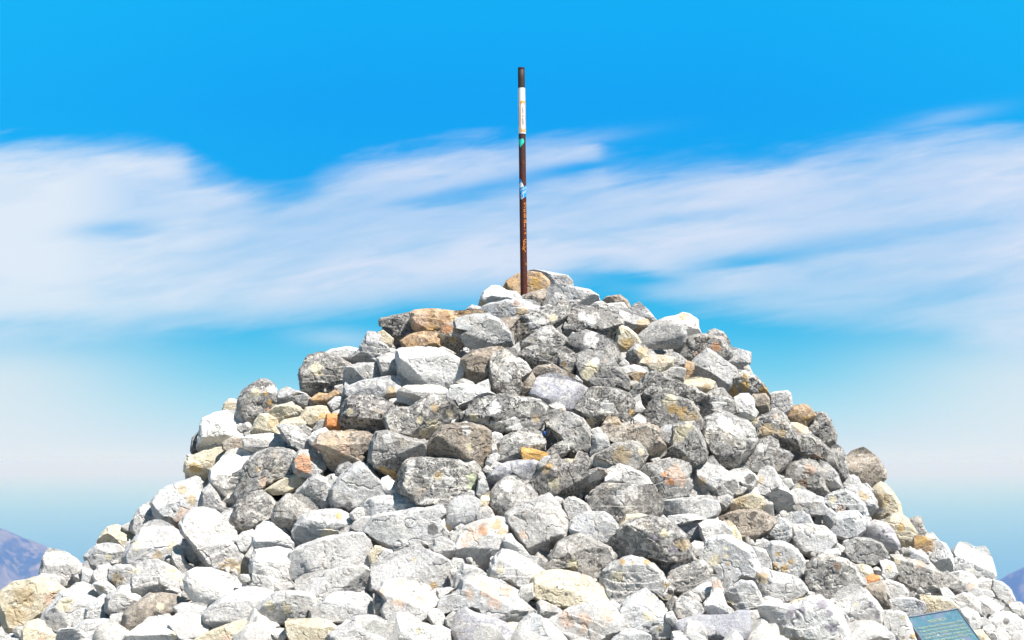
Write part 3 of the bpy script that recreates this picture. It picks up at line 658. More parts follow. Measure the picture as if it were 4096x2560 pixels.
CROPS = {'A': (1200, 1050), 'B': (1800, 1050), 'C': (2400, 1150), 'D': (700, 1450), 'E': (1400, 1450), 'F': (2100, 1450), 'G': (2800, 1500),
         'H': (450, 1800), 'I': (1150, 1800), 'J': (1850, 1800), 'K': (2550, 1800), 'L': (3200, 1900), 'M': (0, 2060), 'N': (700, 2060),
         'O': (1400, 2060), 'P': (2100, 2060), 'Q': (2700, 2060), 'R': (3296, 2060)}
U_ = 3.3072
stones = []
for line in DATA.strip().splitlines():
    f = line.split('|')
    head, pts, spots, lm = f[0], f[1], f[2], f[3]
    push = float(f[4]) if len(f) > 4 and f[4] else 0.0
    crop, kind = head.split()[:2]
    ox, oy = CROPS[crop]
    poly = np.array([[float(v) for v in q.split()] for q in pts.split(',')]) * U_ + (ox, oy)
    x, y = poly[:, 0], poly[:, 1]; x2, y2 = np.roll(x, -1), np.roll(y, -1)
    cr = x * y2 - x2 * y; A = cr.sum() / 2
    c = np.array([((x + x2) * cr).sum() / (6 * A), ((y + y2) * cr).sum() / (6 * A)])
    sp = []
    for t in spots.split(',') if spots else []:
        a, b_, r, k = t.split(); sp.append((ox + float(a) * U_, oy + float(b_) * U_, float(r) * U_, k))
    stones.append(dict(kind=kind, poly=poly, c=c, area=abs(A), spots=sp, lm=lm.strip(), push=push))

# the 310 that show largest stand on their own, the small rest join the loose rubble
order = sorted(range(len(stones)), key=lambda i: -(stones[i]['area'] + (1e6 if stones[i]['lm'] else 0)))
solo = set(order[:310])

# ---------------------------------------------------------------- labels
def box(s): return s['poly'][:, 0].min(), s['poly'][:, 1].min(), s['poly'][:, 0].max(), s['poly'][:, 1].max()
areas = sorted(s['area'] for i, s in enumerate(stones) if i in solo)
def words(s):
    x0, y0, x1, y1 = box(s); w, h = x1 - x0, y1 - y0
    q = sum(a < s['area'] for a in areas) / len(areas)
    size = 'very small' if q < .12 else 'small' if q < .35 else 'medium-sized' if q < .7 else 'large'
    # long axis, so that leaning stones read as long too
    P = s['poly'] - s['c']; ev = np.linalg.eigvalsh(P.T @ P); ar = math.sqrt(ev[1] / max(ev[0], 1e-6))
    shp = 'long flat ' if ar > 1.75 and w > h * 1.25 else 'tall narrow ' if ar > 1.6 and h > w * 1.25 else 'long leaning ' if ar > 1.7 else ''
    return size + ' ' + shp + KINDS[s['kind']][2] + ' stone'
def direction(s, l):
    dx, dy = s['c'] - l['c']; a = math.degrees(math.atan2(-dy, dx)) % 360
    return ['right of', 'above right of', 'above', 'above left of', 'left of', 'below left of', 'below', 'below right of'][int((a + 22.5) // 45) % 8]
marks = [s for s in stones if s['lm']]
used = set()
for s in marks: s['label'] = s['lm']; used.add(s['lm'])
for i in order:
    s = stones[i]
    if i not in solo or s['lm']: continue
    near = sorted(marks, key=lambda l: np.hypot(*((s['c'] - l['c']))) - .35 * math.sqrt(l['area']))[:6]
    w = words(s); done = None
    for l in near:
        t = f"{w} {direction(s, l)} the {l['lm']}"
        if t not in used and len(t.split()) <= 16: done = t; break
    if not done:
        for a in near[:4]:
            for b2 in near[:5]:
                if a is b2: continue
                t = f"{w} near the {a['lm']}"
                if not done and t not in used and len(t.split()) <= 16: done = t
    s['label'] = done or (w + ' among the stones of the cairn'); used.add(s['label'])

# ---------------------------------------------------------------- build the traced stones
rub_v, rub_f, rub_n = [], [], 0
def add_rubble(co, sub):
    global rub_n
    me = templ(sub)[0]
    t = np.empty(len(me.polygons) * 3, dtype=np.int64); me.polygons.foreach_get('vertices', t)
    rub_v.append(co); rub_f.append(t.reshape(-1, 3) + rub_n); rub_n += len(co)

for i, s in enumerate(stones):
    rng = np.random.RandomState(1000 + i)
    P0, t, d = ray(*s['c'])
    sc = t / F
    w = np.ptp(s['poly'][:, 0]) * sc; h = np.ptp(s['poly'][:, 1]) * sc
    depth = .34 * min(w, h) + .08 * max(w, h) + .015
    sink = .42 * depth + s['push'] + rng.uniform(-.045, .045)
    t = t + sink; sc = t / F; P0 = CAM + d * t
    pad = 8.0 + .024 * math.sqrt(s['area'])
    poly = inflate(s['poly'], s['c'], 1.012, pad)
    loc = (poly - s['c']) * sc; loc[:, 1] *= -1
    fwd = d / np.linalg.norm(d); right = np.cross(fwd, (0, 0, 1)); right /= np.linalg.norm(right); up = np.cross(right, fwd)
    big = i in solo
    sub = 3 if not big else (6 if s['area'] > 5500 else 5)
    dirs = templ(sub)[1]
    kd = s['kind']
    lowness = float(np.clip((s['c'][1] - 1750) / 600, 0, 1))       # washed-out fade painted into lower stones: paler tint, fewer specks, shallower undercut
    smooth = 'smooth' in s['lm'] or 'rounded' in s['lm'] or kd == 'V'
    co, size = shape_stone(dirs, loc, depth, rng, rough=(.4 if smooth else 1.0), worn=(.8 if smooth else rng.choice([.02, .04, .10])), low=lowness)
    world = P0 + co[:, :1] * right + co[:, 1:2] * up - co[:, 2:3] * fwd
    if not big:
        add_rubble(world, sub); continue
    patch = np.zeros((len(co), 4)); patch[:, :3] = .5
    if s['spots']:
        px = s['c'][0] + co[:, 0] / sc; py = s['c'][1] - co[:, 1] / sc
        for (sx, sy, r, k) in s['spots']:
            a = np.clip(1.15 - np.hypot(px - sx, py - sy) / (r * (1.35 if k in 'pt' else 1.0)) * .75, 0, 1) * (co[:, 2] > -depth * .3)
            up_ = a > patch[:, 3]
            patch[up_, :3] = PATCH[k]; patch[up_, 3] = a[up_]
    mat, colr, _ = KINDS[kd]
    me = finish_mesh(sub, world - P0, patch)
    o = new_obj('stone', me, None, mat)
    o.location = P0
    jit = rng.uniform(.90, 1.10); tw = rng.uniform(-.025, .025)
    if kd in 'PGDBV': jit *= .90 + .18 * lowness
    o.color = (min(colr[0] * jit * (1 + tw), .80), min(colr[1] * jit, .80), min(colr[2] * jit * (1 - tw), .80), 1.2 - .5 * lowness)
    tag(o, s['label'], 'stone', 'stones piled into the summit cairn')

SKY_X = np.arange(-400, 4600, 20.0)
SKY_Y = np.full(len(SKY_X), 9999.0)
for s in stones:
    pl_ = s['poly']; n_ = len(pl_)
    for q_ in range(n_):
        a_, c_ = pl_[q_], pl_[(q_ + 1) % n_]
        for t_ in np.linspace(0, 1, 12):
            xx, yy = a_ + (c_ - a_) * t_
            k_ = int(round((xx + 400) / 20))
            if 0 <= k_ < len(SKY_Y): SKY_Y[k_] = min(SKY_Y[k_], yy)
SKY_Y[SKY_X < 10] = SKY_Y[(SKY_X >= 10) & (SKY_X < 60)].min() + (10 - SKY_X[SKY_X < 10]) * .6
SKY_Y[SKY_X > 4085] = SKY_Y[(SKY_X > 4030) & (SKY_X <= 4085)].min() + (SKY_X[SKY_X > 4085] - 4085) * .6
def under_sky(P, r):
    t_ = P[1] + D; px = 2048 + P[0] / t_ * F; py = PY0 - P[2] / t_ * F; rp = r / t_ * F
    lim = np.interp([px - rp, px - rp * .5, px, px + rp * .5, px + rp], SKY_X, SKY_Y).max()
    return py - rp > lim + 14
# ---------------------------------------------------------------- loose rubble and hidden fill: one uncountable mass
rr = np.random.RandomState(5)
def blob(c, r, sub):
    dirs = templ(sub)[1]
    sc3 = r * rr.uniform(.55, 1.25, 3)
    co = dirs * sc3
    for _ in range(9):
        n = rr.normal(size=3); n /= np.linalg.norm(n); dd = co @ n; o = dd.max() * rr.uniform(.50, .85)
        co = co - np.outer(np.maximum(dd - o, 0), n)
    co = co * (1 + fbm(co / r * 1.7 + rr.uniform(0, 90, 3), 2)[:, None] * .07)
    add_rubble(c + co, sub)
for k in range(4600):       # pebbles in the chinks of the face
    px, py = rr.uniform(-100, 4200), rr.uniform(1180, 2620)
    P0, t, d = ray(px, py)
    if abs(P0[2] - mound(P0[0], P0[1])) > .02 or P0[1] > -.9 or py < 1500 + 250 * rr.rand() or py > 2575: continue
    Pq = P0 + d * rr.uniform(.10, .25); rq = rr.uniform(.014, .05)
    if 3580 < px < 3960 and py > 2400: continue       # keep the plaque clear
    if under_sky(Pq, rq): blob(Pq, rq, 2)
for k in range(2200):       # body of the pile on every side
    a = rr.uniform(0, 2 * math.pi); rho = math.sqrt(rr.uniform(0, 1)) * 5.3
    x, y = AX + rho * math.cos(a), SQ * rho * math.sin(a)
    back = y > .55
    r = rr.uniform(.12, .20)
    z = float(mound(x, y)) - (.36 if y < -.7 else .30)
    if y < 0 and PY0 - z / (y + D) * F - r / (y + D) * F > 2600: z += .26
    qx = 2048 + x / (y + D) * F; qy = PY0 - z / (y + D) * F
    if y < 0 and 3540 < qx < 3990 and qy > 2380: z -= .22      # bed of the plaque
    if not under_sky(np.array([x, y, z]), r * 1.2):
        z -= .22
        if not under_sky(np.array([x, y, z]), r * 1.2): continue
    blob(np.array([x, y, z]), r, 3)
for k in range(1500):       # smaller wedges under and behind the top stones
    a = rr.uniform(0, 2 * math.pi); rho = math.sqrt(rr.uniform(0, 1)) * 3.6
    x, y = AX + rho * math.cos(a), SQ * rho * math.sin(a)
    if y < -.35: continue
    r = rr.uniform(.06, .12); P_ = np.array([x, y, float(mound(x, y)) - rr.uniform(.06, .2)])
    if under_sky(P_, r * 1.25): blob(P_, r, 2)
V = np.concatenate(rub_v); Fc = np.concatenate(rub_f)
me = bpy.data.meshes.new('loose_rubble')
me.vertices.add(len(V)); me.vertices.foreach_set('co', V.astype(np.float32).ravel())
me.loops.add(len(Fc) * 3); me.loops.foreach_set('vertex_index', Fc.ravel().astype(np.int32))
me.polygons.add(len(Fc)); me.polygons.foreach_set('loop_start', np.arange(0, len(Fc) * 3, 3, dtype=np.int32))
me.update(); me.validate()
at_ = me.attributes.new('patch', 'FLOAT_COLOR', 'POINT'); at_.data.foreach_set('color', np.tile(np.array([.5, .5, .5, 0], dtype=np.float32), len(me.vertices)))
me.polygons.foreach_set('use_smooth', np.ones(len(me.polygons), dtype=bool)); me.set_sharp_from_angle(angle=math.radians(25))
rub = new_obj('loose_rubble', me, None, M_P); rub.color = (.58, .565, .54, .6)
tag(rub, 'small pale pebbles and rubble filling the chinks of the cairn', 'rubble', None, 'stuff')

# ---------------------------------------------------------------- ground, sea, far hills
def earth_mat():
    m, nt, P = mat_new('mountain_ground'); b = NB(nt)
    g = b.node('ShaderNodeNewGeometry').outputs['Position']
    n1 = b.noise(g, .9, 6, .65); n2 = b.noise(g, 14, 5, .6); n3 = b.noise(g, .004, 6, .6)
    c = b.mix(b.ss(n1, .42, .6), (.20, .185, .16), (.38, .365, .34))
    c = b.mix(b.m('MULTIPLY', b.ss(n2, .5, .62), .6), c, (.10, .095, .09))
    c = b.mix(b.m('MULTIPLY', b.ss(n3, .5, .6), .7), c, (.10, .11, .06))
    b.put(P.inputs['Base Color'], c); P.inputs['Roughness'].default_value = .95
    bp = b.node('ShaderNodeBump'); bp.inputs['Distance'].default_value = .04; b.put(bp.inputs['Height'], b.m('ADD', n1, b.m('MULTIPLY', n2, .3)))
    b.put(P.inputs['Normal'], bp.outputs[0])
    return m
M_E = earth_mat()
SEA = -1085.0
def ground_z(x, y):
    r = np.hypot(x, y + 4.0)
    base = np.interp(r, [0, 14, 19, 30, 60, 150, 400, 900, 2000, 3500, 5200],
                     [-2.05, -1.75, -2.3, -4.6, -13, -50, -190, -430, -760, -1010, SEA - 25])
    P = np.stack([x, y, np.zeros_like(x)], 1)
    n = fbm(P * .5, 4) * .10 + fbm(P * .05 + 9, 4) * np.clip((r - 16) / 40, 0, 3) * .7 + fbm(P * .003 + 3, 5) * np.clip((r - 200) / 8, 0, 75)
    g = base + n
    m = mound(x, y) - .55
    rho = np.sqrt((x - AX) ** 2 + (y / SQ) ** 2)
    return np.where(rho < 6.2, np.maximum(g, m), g)
radii = np.concatenate([np.linspace(0.01, 22, 90), np.geomspace(22.5, 5600, 90)])
na = 160
ang = np.linspace(0, 2 * math.pi, na, endpoint=False)
X = np.outer(radii, np.cos(ang)).ravel(); Y = np.outer(radii, np.sin(ang)).ravel()
Z = ground_z(X, Y)
def grid_mesh(name, X, Y, Z, nr, nc, wrap):
    v = np.stack([X, Y, Z], 1)
    f = []
    for i in range(nr - 1):
        for j in range(nc if wrap else nc - 1):
            a, c2 = i * nc + j, i * nc + (j + 1) % nc
            f.append((a, a + nc, c2 + nc, c2))
    me = bpy.data.meshes.new(name); me.from_pydata(v.tolist(), [], f); me.update()
    me.polygons.foreach_set('use_smooth', np.ones(len(me.polygons), dtype=bool))
    return me
g = new_obj('ground', grid_mesh('ground', X, Y, Z, len(radii), na, True), None, M_E)
tag(g, 'stony mountain summit falling away below the cairn', None, None, 'structure')
# sea out to the horizon
m, nt, P = mat_new('sea_water'); b = NB(nt)
pos = b.node('ShaderNodeNewGeometry').outputs['Position']
P.inputs['Base Color'].default_value = (.01, .10, .38, 1); P.inputs['Roughness'].default_value = .45
bp = b.node('ShaderNodeBump'); bp.inputs['Distance'].default_value = 2.0; b.put(bp.inputs['Height'], b.noise(pos, .02, 4)); b.put(P.inputs['Normal'], bp.outputs[0])
bm = bmesh.new(); bmesh.ops.create_circle(bm, cap_ends=True, segments=256, radius=150000); me = bpy.data.meshes.new('sea'); bm.to_mesh(me); bm.free()
sea = new_obj('sea', me, None, m); sea.location = (0, 0, SEA); tag(sea, 'hazy blue sea far below reaching the horizon', None, None, 'structure')

def hill_mat():
    m, nt, P = mat_new('hill_rock'); b = NB(nt)
    pos = b.node('ShaderNodeNewGeometry').outputs['Position']
    n1 = b.noise(b.vscale(pos, (1, 1, .45)), .006, 6, .62, .4); n2 = b.noise(b.vscale(pos, (1, 1, .3)), .022, 5, .65, .3)
    c = b.mix(b.ss(n1, .42, .58), (.012, .03, .03), (.11, .10, .10))
    c = b.mix(b.m('MULTIPLY', b.ss(n2, .5, .62), .6), c, (.20, .17, .17))
    b.put(P.inputs['Base Color'], c); P.inputs['Roughness'].default_value = .95
    return m
M_H = hill_mat()
def hill(name, label, cx, cy, ridge, wy):
    """ridge: list of (x, z) crest points at y = cy; slopes fall off towards the camera and behind"""
    xs = np.linspace(ridge[0][0], ridge[-1][0], 170); ys = np.linspace(cy - wy, cy + wy, 110)
    XX, YY = np.meshgrid(xs, ys)
    x, y = XX.ravel(), YY.ravel()
    crest = np.interp(x, [p[0] for p in ridge], [p[1] for p in ridge])
    P3 = np.stack([x, y, np.zeros_like(x)], 1)
    fall = np.clip(np.abs(y - cy) / wy, 0, 1)
    prof = (1 - fall) ** 1.25
    z = SEA - 20 + (crest - SEA + 20) * prof
    rid = np.abs(fbm(P3 * np.array([.0022, .0009, 1]) + 4, 5, .55))
    z = z + (-rid * 330 + 45) * np.sin(np.clip(fall * 3.0, 0, math.pi)) + fbm(P3 * .012, 3) * 9 * (1 - fall)
    me = grid_mesh(name, x, y, z, len(ys), len(xs), False)
    o = new_obj(name, me, None, M_H); tag(o, label, None, None, 'structure'); return o
HD = 8000.0
def hp(px, py): return ((px - 2048) / F * HD, (PY0 - py) / F * HD)
hill('hill', 'hazy violet-blue mountain slope at the left edge beyond the cairn', 0, HD - D,
     [(-7000, -600), (-5200, -330), (-3600, -240), hp(-160, 2070), hp(0, 2107), hp(60, 2128), hp(100, 2150), hp(150, 2170), hp(210, 2195), hp(270, 2215), hp(330, 2245), hp(360, 2275), hp(460, 2400), hp(700, 2700), (200, SEA - 30)], 2600)
hill('hill', 'hazy blue mountain ridge at the right edge beyond the cairn', 0, HD - D,
     [(500, SEA - 30), hp(3500, 2750), hp(3800, 2480), hp(3940, 2350), hp(3990, 2318), hp(4040, 2285), hp(4096, 2256), hp(4300, 2170), (4200, -260), (6200, -420), (7600, -700)], 2600)

# the air between: a closed box of thin haze
bm = bmesh.new(); bmesh.ops.create_cube(bm, size=1); me = bpy.data.meshes.new('haze'); bm.to_mesh(me); bm.free()
m = bpy.data.materials.new('haze_air'); m.use_nodes = True; nt = m.node_tree; nt.nodes.clear()
out = nt.nodes.new('ShaderNodeOutputMaterial'); pv = nt.nodes.new('ShaderNodeVolumePrincipled')
pv.inputs['Color'].default_value = (.145, .29, 1.0, 1); pv.inputs['Absorption Color'].default_value = (1, 1, 1, 1); pv.inputs['Density'].default_value = HAZE; pv.inputs['Anisotropy'].default_value = .0
nt.links.new(pv.outputs[0], out.inputs['Volume'])
hz = new_obj('haze', me, None, m); hz.scale = (301000, 301000, 1095 + 40); hz.location = (0, 0, (SEA - 30 - 25 + 60 + 20) / 2)
hz.dimensions = (301000, 301000, 0) if False else hz.dimensions
zb, zt = SEA - 40, 12.0
hz.scale = (301000, 301000, zt - zb); hz.location = (0, 0, (zt + zb) / 2)
tag(hz, 'pale blue haze over the sea and far hills', None, None, 'stuff')
if not HAZE_ON: bpy.data.objects.remove(hz)

# ---------------------------------------------------------------- pole
def pmat(name, base, rough=.6, metal=0.0, mott=None, scale=30, bump=0):
    m, nt, P = mat_new(name); b = NB(nt)
    P.inputs['Roughness'].default_value = rough; P.inputs['Metallic'].default_value = metal
    if mott:
        tc = b.node('ShaderNodeTexCoord').outputs['Object']
        n = b.noise(tc, scale, 6, .68, .4)
        b.put(P.inputs['Base Color'], b.mix(b.ss(n, .42, .62), tuple(base), tuple(mott)))
        if bump:
            bp = b.node('ShaderNodeBump'); bp.inputs['Distance'].default_value = bump; b.put(bp.inputs['Height'], n); b.put(P.inputs['Normal'], bp.outputs[0])
    else: P.inputs['Base Color'].default_value = (*base, 1)
    return m
def rust_mat():
    m, nt, P = mat_new('rusty_painted_steel'); b = NB(nt)
    tc = b.node('ShaderNodeTexCoord').outputs['Object']
    n = b.noise(tc, 38, 7, .7, .5); n2 = b.noise(b.vscale(tc, (1, 1, .25)), 12, 5, .6, .3)
    z = b.node('ShaderNodeSeparateXYZ'); b.put(z.inputs[0], tc)
    hgt = b.mr(z.outputs[2], .1, 1.75, 0, 1)     # object origin at the pole's foot
    base = b.mix(b.ss(b.m('ADD', hgt, b.m('MULTIPLY', b.m('SUBTRACT', n2, .5), .5)), .45, .95), (.075, .016, .008), (.040, .027, .023))
    c = b.mix(b.m('MULTIPLY', b.ss(b.m('SUBTRACT', n, b.m('MULTIPLY', hgt, .10)), .52, .66), .65), base, (.19, .042, .010))
    c = b.mix(b.m('MULTIPLY', b.ss(b.noise(tc, 120, 3, .6), .62, .70), .35), c, (.32, .24, .18))
    b.put(P.inputs['Base Color'], c); P.inputs['Roughness'].default_value = .55; P.inputs['Specular IOR Level'].default_value = .35
    bp = b.node('ShaderNodeBump'); bp.inputs['Distance'].default_value = .0015; b.put(bp.inputs['Height'], n); b.put(P.inputs['Normal'], bp.outputs[0])
    return m
PYD = -.12                                  # depth of the pole's axis
SP = (D + PYD) / F
RAD = 13.9 * SP
foot = np.array([(2096.5 - 2048) * SP, PYD, (PY0 - 1215) * SP]); top = np.array([(2085 - 2048) * SP, PYD, (PY0 - 271) * SP])
axis = top - foot; LEN = float(np.linalg.norm(axis)); axis /= LEN
root = bpy.data.objects.new('marker_pole', None); COL.objects.link(root); root.location = foot
root.rotation_euler = Vector(axis).to_track_quat('Z', 'Y').to_euler()
root.empty_display_size = .1
tag(root, 'rusty brown steel pole with stickers standing on the summit of the cairn', 'pole')
root.rotation_euler = (0, math.asin(axis[0]), 0)
def zpx(py): return (1215 - py) / (1215 - 271) * LEN
def cyl_pt(off, z, r): # off: px from pole centre as seen
    th = math.asin(max(-.999, min(.999, off / 13.9)))
    return (r * math.sin(th), -r * math.cos(th), z)
def ring_mesh(name, segs, rings, closed=True, th0=0, th1=2 * math.pi):
    """rings: list of (r, z)"""
    v, f = [], []
    n = segs if closed else segs + 1
    for r, z in rings:
        for k in range(n):
            t = th0 + (th1 - th0) * k / segs
            v.append((r * math.sin(t), -r * math.cos(t), z))
    for i in range(len(rings) - 1):
        for k in range(segs):
            a, b2 = i * n + k, i * n + (k + 1) % n
            f.append((a, b2, b2 + n, a + n))
    me = bpy.data.meshes.new(name); me.from_pydata(v, [], f); me.update()
    me.polygons.foreach_set('use_smooth', np.ones(len(f), dtype=bool)); me.set_sharp_from_angle(angle=math.radians(40))
    return me
zr = [(RAD, -.35)] + [(RAD * (1 + .004 * math.sin(k * 2.1)), zpx(1215) + k * LEN / 40) for k in range(39)] + [
     (RAD, LEN - .020), (RAD * .97, LEN - .019), (RAD, LEN - .016), (RAD * .97, LEN - .013), (RAD, LEN - .010), (RAD, LEN), (RAD * .86, LEN + .001), (RAD * .84, LEN - .15)]
new_obj('shaft', ring_mesh('shaft', 48, zr), root, rust_mat())
# white paper sleeve, slightly ragged at its foot
def patch_mesh(name, pts_fn, nu, nv, r):
    v, f = [], []
    for i in range(nv + 1):
        for j in range(nu + 1):
            off, py = pts_fn(j / nu, i / nv); v.append(cyl_pt(off, zpx(py), r))
    for i in range(nv):
        for j in range(nu):
            a = i * (nu + 1) + j; f.append((a, a + nu + 1, a + nu + 2, a + 1))
    me = bpy.data.meshes.new(name); me.from_pydata(v, [], f); me.update()
    me.polygons.foreach_set('use_smooth', np.ones(len(f), dtype=bool)); return me
M_paper = pmat('white_sticker', (.80, .79, .76), .5)
sl = ring_mesh('paper_sleeve', 48, [(RAD + .0008, zpx(353)), (RAD + .0010, zpx(400)), (RAD + .0009, zpx(470))]); new_obj('paper_sleeve', sl, root, M_paper)
st = ring_mesh('label_sticker', 48, [(RAD + .0012, zpx(403.5)), (RAD + .0024, zpx(420)), (RAD + .0018, zpx(470)), (RAD + .0026, zpx(520)), (RAD + .0018, zpx(536))])
lab = new_obj('label_sticker', st, root, M_paper)
RS = RAD + .0034
M_orange = pmat('orange_print', (.80, .34, .08), .5, 0, (.84, .46, .14), 60)
fr = []
def rect(o0, o1, y0, y1): return patch_mesh('p', lambda u, v: (o0 + (o1 - o0) * u, y0 + (y1 - y0) * v), 8, 4, RS)
def join(name, meshes, mat, parent):
    bm = bmesh.new()
    for q in meshes: bm.from_mesh(q); bpy.data.meshes.remove(q)
    me = bpy.data.meshes.new(name); bm.to_mesh(me); bm.free()
    return new_obj(name, me, parent, mat)
def poly_on(pts, r, n=10):
    """fill an outline given as (off, py) on the cylinder, by triangulating then subdividing"""
    bm = bmesh.new(); vs = [bm.verts.new((x, 0, y)) for x, y in pts]; fc = bm.faces.new(vs)
    bmesh.ops.triangulate(bm, faces=[fc])
    bmesh.ops.subdivide_edges(bm, edges=bm.edges[:], cuts=3, use_grid_fill=True)
    for v in bm.verts: v.co = cyl_pt(v.co.x, zpx(v.co.z), r)
    bmesh.ops.recalc_face_normals(bm, faces=bm.faces[:])
    me = bpy.data.meshes.new('p'); bm.to_mesh(me); bm.free(); return me
join('orange_border', [rect(-5.0, -2.9, 405, 529), rect(11.0, 12.9, 408, 530), rect(-5.0, 12.9, 405, 414), rect(-5.0, 12.9, 520, 530),
     poly_on([(-3.2, 413), (1.5, 413), (-3.2, 424)], RS), poly_on([(11.2, 413), (6, 413), (11.2, 424)], RS),
     poly_on([(-3.2, 522), (1.5, 522), (-3.2, 510)], RS), poly_on([(11.2, 522), (6, 522), (11.2, 510)], RS)], M_orange, lab)
def text_mesh(s, size, shear=0, extr=0):
    cu = bpy.data.curves.new('t', 'FONT'); cu.body = s; cu.size = size; cu.shear = shear; cu.extrude = extr; cu.align_x = 'CENTER'; cu.align_y = 'CENTER'; cu.resolution_u = 3
    ob = bpy.data.objects.new('t', cu); COL.objects.link(ob)
    bpy.context.view_layer.update()
    me = bpy.data.meshes.new_from_object(ob.evaluated_get(bpy.context.evaluated_depsgraph_get()))
    bpy.data.objects.remove(ob); bpy.data.curves.remove(cu)
    return me
def text_down(s, py0, py1, off, hpx, r, name, mat, parent, flip=False, shear=0):
    """text reading down the pole, its tops towards +x"""
    me = text_mesh(s, 1, shear); co = np.array([v.co[:] for v in me.vertices])
    x, y = co[:, 0], co[:, 1]
    x = (x - x.min()) / np.ptp(x); y = (y - (y.min() + y.max()) / 2) / np.ptp(y)
    if flip: x, y = 1 - x, -y
    for v, a, b2 in zip(me.vertices, x, y):
        v.co = cyl_pt(off + b2 * hpx, zpx(py0 + (py1 - py0) * a), r)
    return new_obj(name, me, parent, mat)
M_ink = pmat('dark_red_ink', (.09, .02, .03), .6)
text_down('Castor & Ladder', 430, 504, 5.0, 7.4, RS + .0002, 'lettering', M_ink, lab, shear=.25)
text_down('Incorp. Fastener & Aides', 430, 504, -11.3, 3.0, RS + .0002, 'small_lettering', pmat('grey_ink', (.10, .10, .13), .6), lab, shear=.2)
# teal heart
hpts = []
for k in range(40):
    t = 2 * math.pi * k / 40
    hx = 16 * math.sin(t) ** 3; hy = 13 * math.cos(t) - 5 * math.cos(2 * t) - 2 * math.cos(3 * t) - math.cos(4 * t)
    hpts.append((-7.2 + hx * .98 * .95 if hx > 0 else -7.2 + hx * .42, 571.5 - hy * 1.28))
join('heart_sticker', [poly_on(hpts, RAD + .0010)], pmat('teal_sticker', (.02, .62, .45), .45), root)
# bolt hole
hole = [(4.3 + 3.1 * math.cos(2 * math.pi * k / 20), 648.7 + 4.3 * math.sin(2 * math.pi * k / 20)) for k in range(20)]
halo = [(4.3 + 4.6 * math.cos(2 * math.pi * k / 20), 649.5 + 6.0 * math.sin(2 * math.pi * k / 20)) for k in range(20)]
hh = join('bolt_hole', [poly_on(hole, RAD + .0012)], pmat('black_hole', (.004, .004, .004), .9), root)
join('rust_ring', [poly_on(halo, RAD + .0008)], pmat('bright_rust', (.30, .10, .03), .8, 0, (.15, .04, .015), 300), hh)
# travel sticker, torn
zx = lambda x: (x - 462) / 5.04
zy = lambda y: 520 + y / 5.04
tp = [(397, 990), (415, 985), (440, 1035), (466, 1095), (487, 1148), (510, 1136), (531, 1128), (531, 1345), (490, 1372), (425, 1408), (418, 1300), (400, 1250), (397, 1120)]
tsk = join('torn_sticker', [poly_on([(zx(a), zy(c2)) for a, c2 in tp], RAD + .0010)], pmat('blue_sticker', (.02, .24, .62), .45, 0, (.02, .38, .75), 80), root)
wt = [(398, 1105), (415, 1075), (440, 1065), (462, 1092), (482, 1145), (430, 1168), (402, 1180)]
join('white_sun', [poly_on([(zx(a), zy(c2)) for a, c2 in wt], RAD + .0014)], M_paper, tsk)
def text_slant(s, x0, y0, x1, y1, hpx, name, mat, parent):
    me = text_mesh(s, 1); co = np.array([v.co[:] for v in me.vertices]); x = (co[:, 0] - co[:, 0].min()) / np.ptp(co[:, 0]); y = (co[:, 1] - co[:, 1].min()) / np.ptp(co[:, 1]) - .5
    for v, a, c2 in zip(me.vertices, x, y):
        v.co = cyl_pt(zx(x0 + (x1 - x0) * a), zpx(zy(y0 + (y1 - y0) * a - c2 * hpx)), RAD + .0015)
    return new_obj(name, me, parent, mat)
text_slant('VASTI', 405, 1228, 529, 1170, 44, 'sticker_lettering', M_paper, tsk)
text_slant('BAY', 455, 1280, 529, 1240, 52, 'sticker_lettering', M_paper, tsk)
def stroke(pts, wpx, r):
    v, f = [], []
    for i, (x, y) in enumerate(pts):
        a = pts[max(i - 1, 0)]; c2 = pts[min(i + 1, len(pts) - 1)]
        dx, dy = c2[0] - a[0], c2[1] - a[1]; L = math.hypot(dx, dy) or 1
        nx, ny = -dy / L * wpx / 2, dx / L * wpx / 2
        v.append(cyl_pt(x + nx, zpx(y + ny), r)); v.append(cyl_pt(x - nx, zpx(y - ny), r))
        if i: q = 2 * i; f.append((q - 2, q - 1, q + 1, q))
    me = bpy.data.meshes.new('s'); me.from_pydata(v, [], f); me.update(); return me
arcs = [[(445, 1295), (462, 1300), (472, 1320), (474, 1345), (466, 1375), (448, 1398), (428, 1402)], [(428, 1310), (430, 1345), (426, 1385)]]
join('ring_print', [stroke([(zx(a), zy(c2)) for a, c2 in s_], 1.5, RAD + .0015) for s_ in arcs], M_paper, tsk)
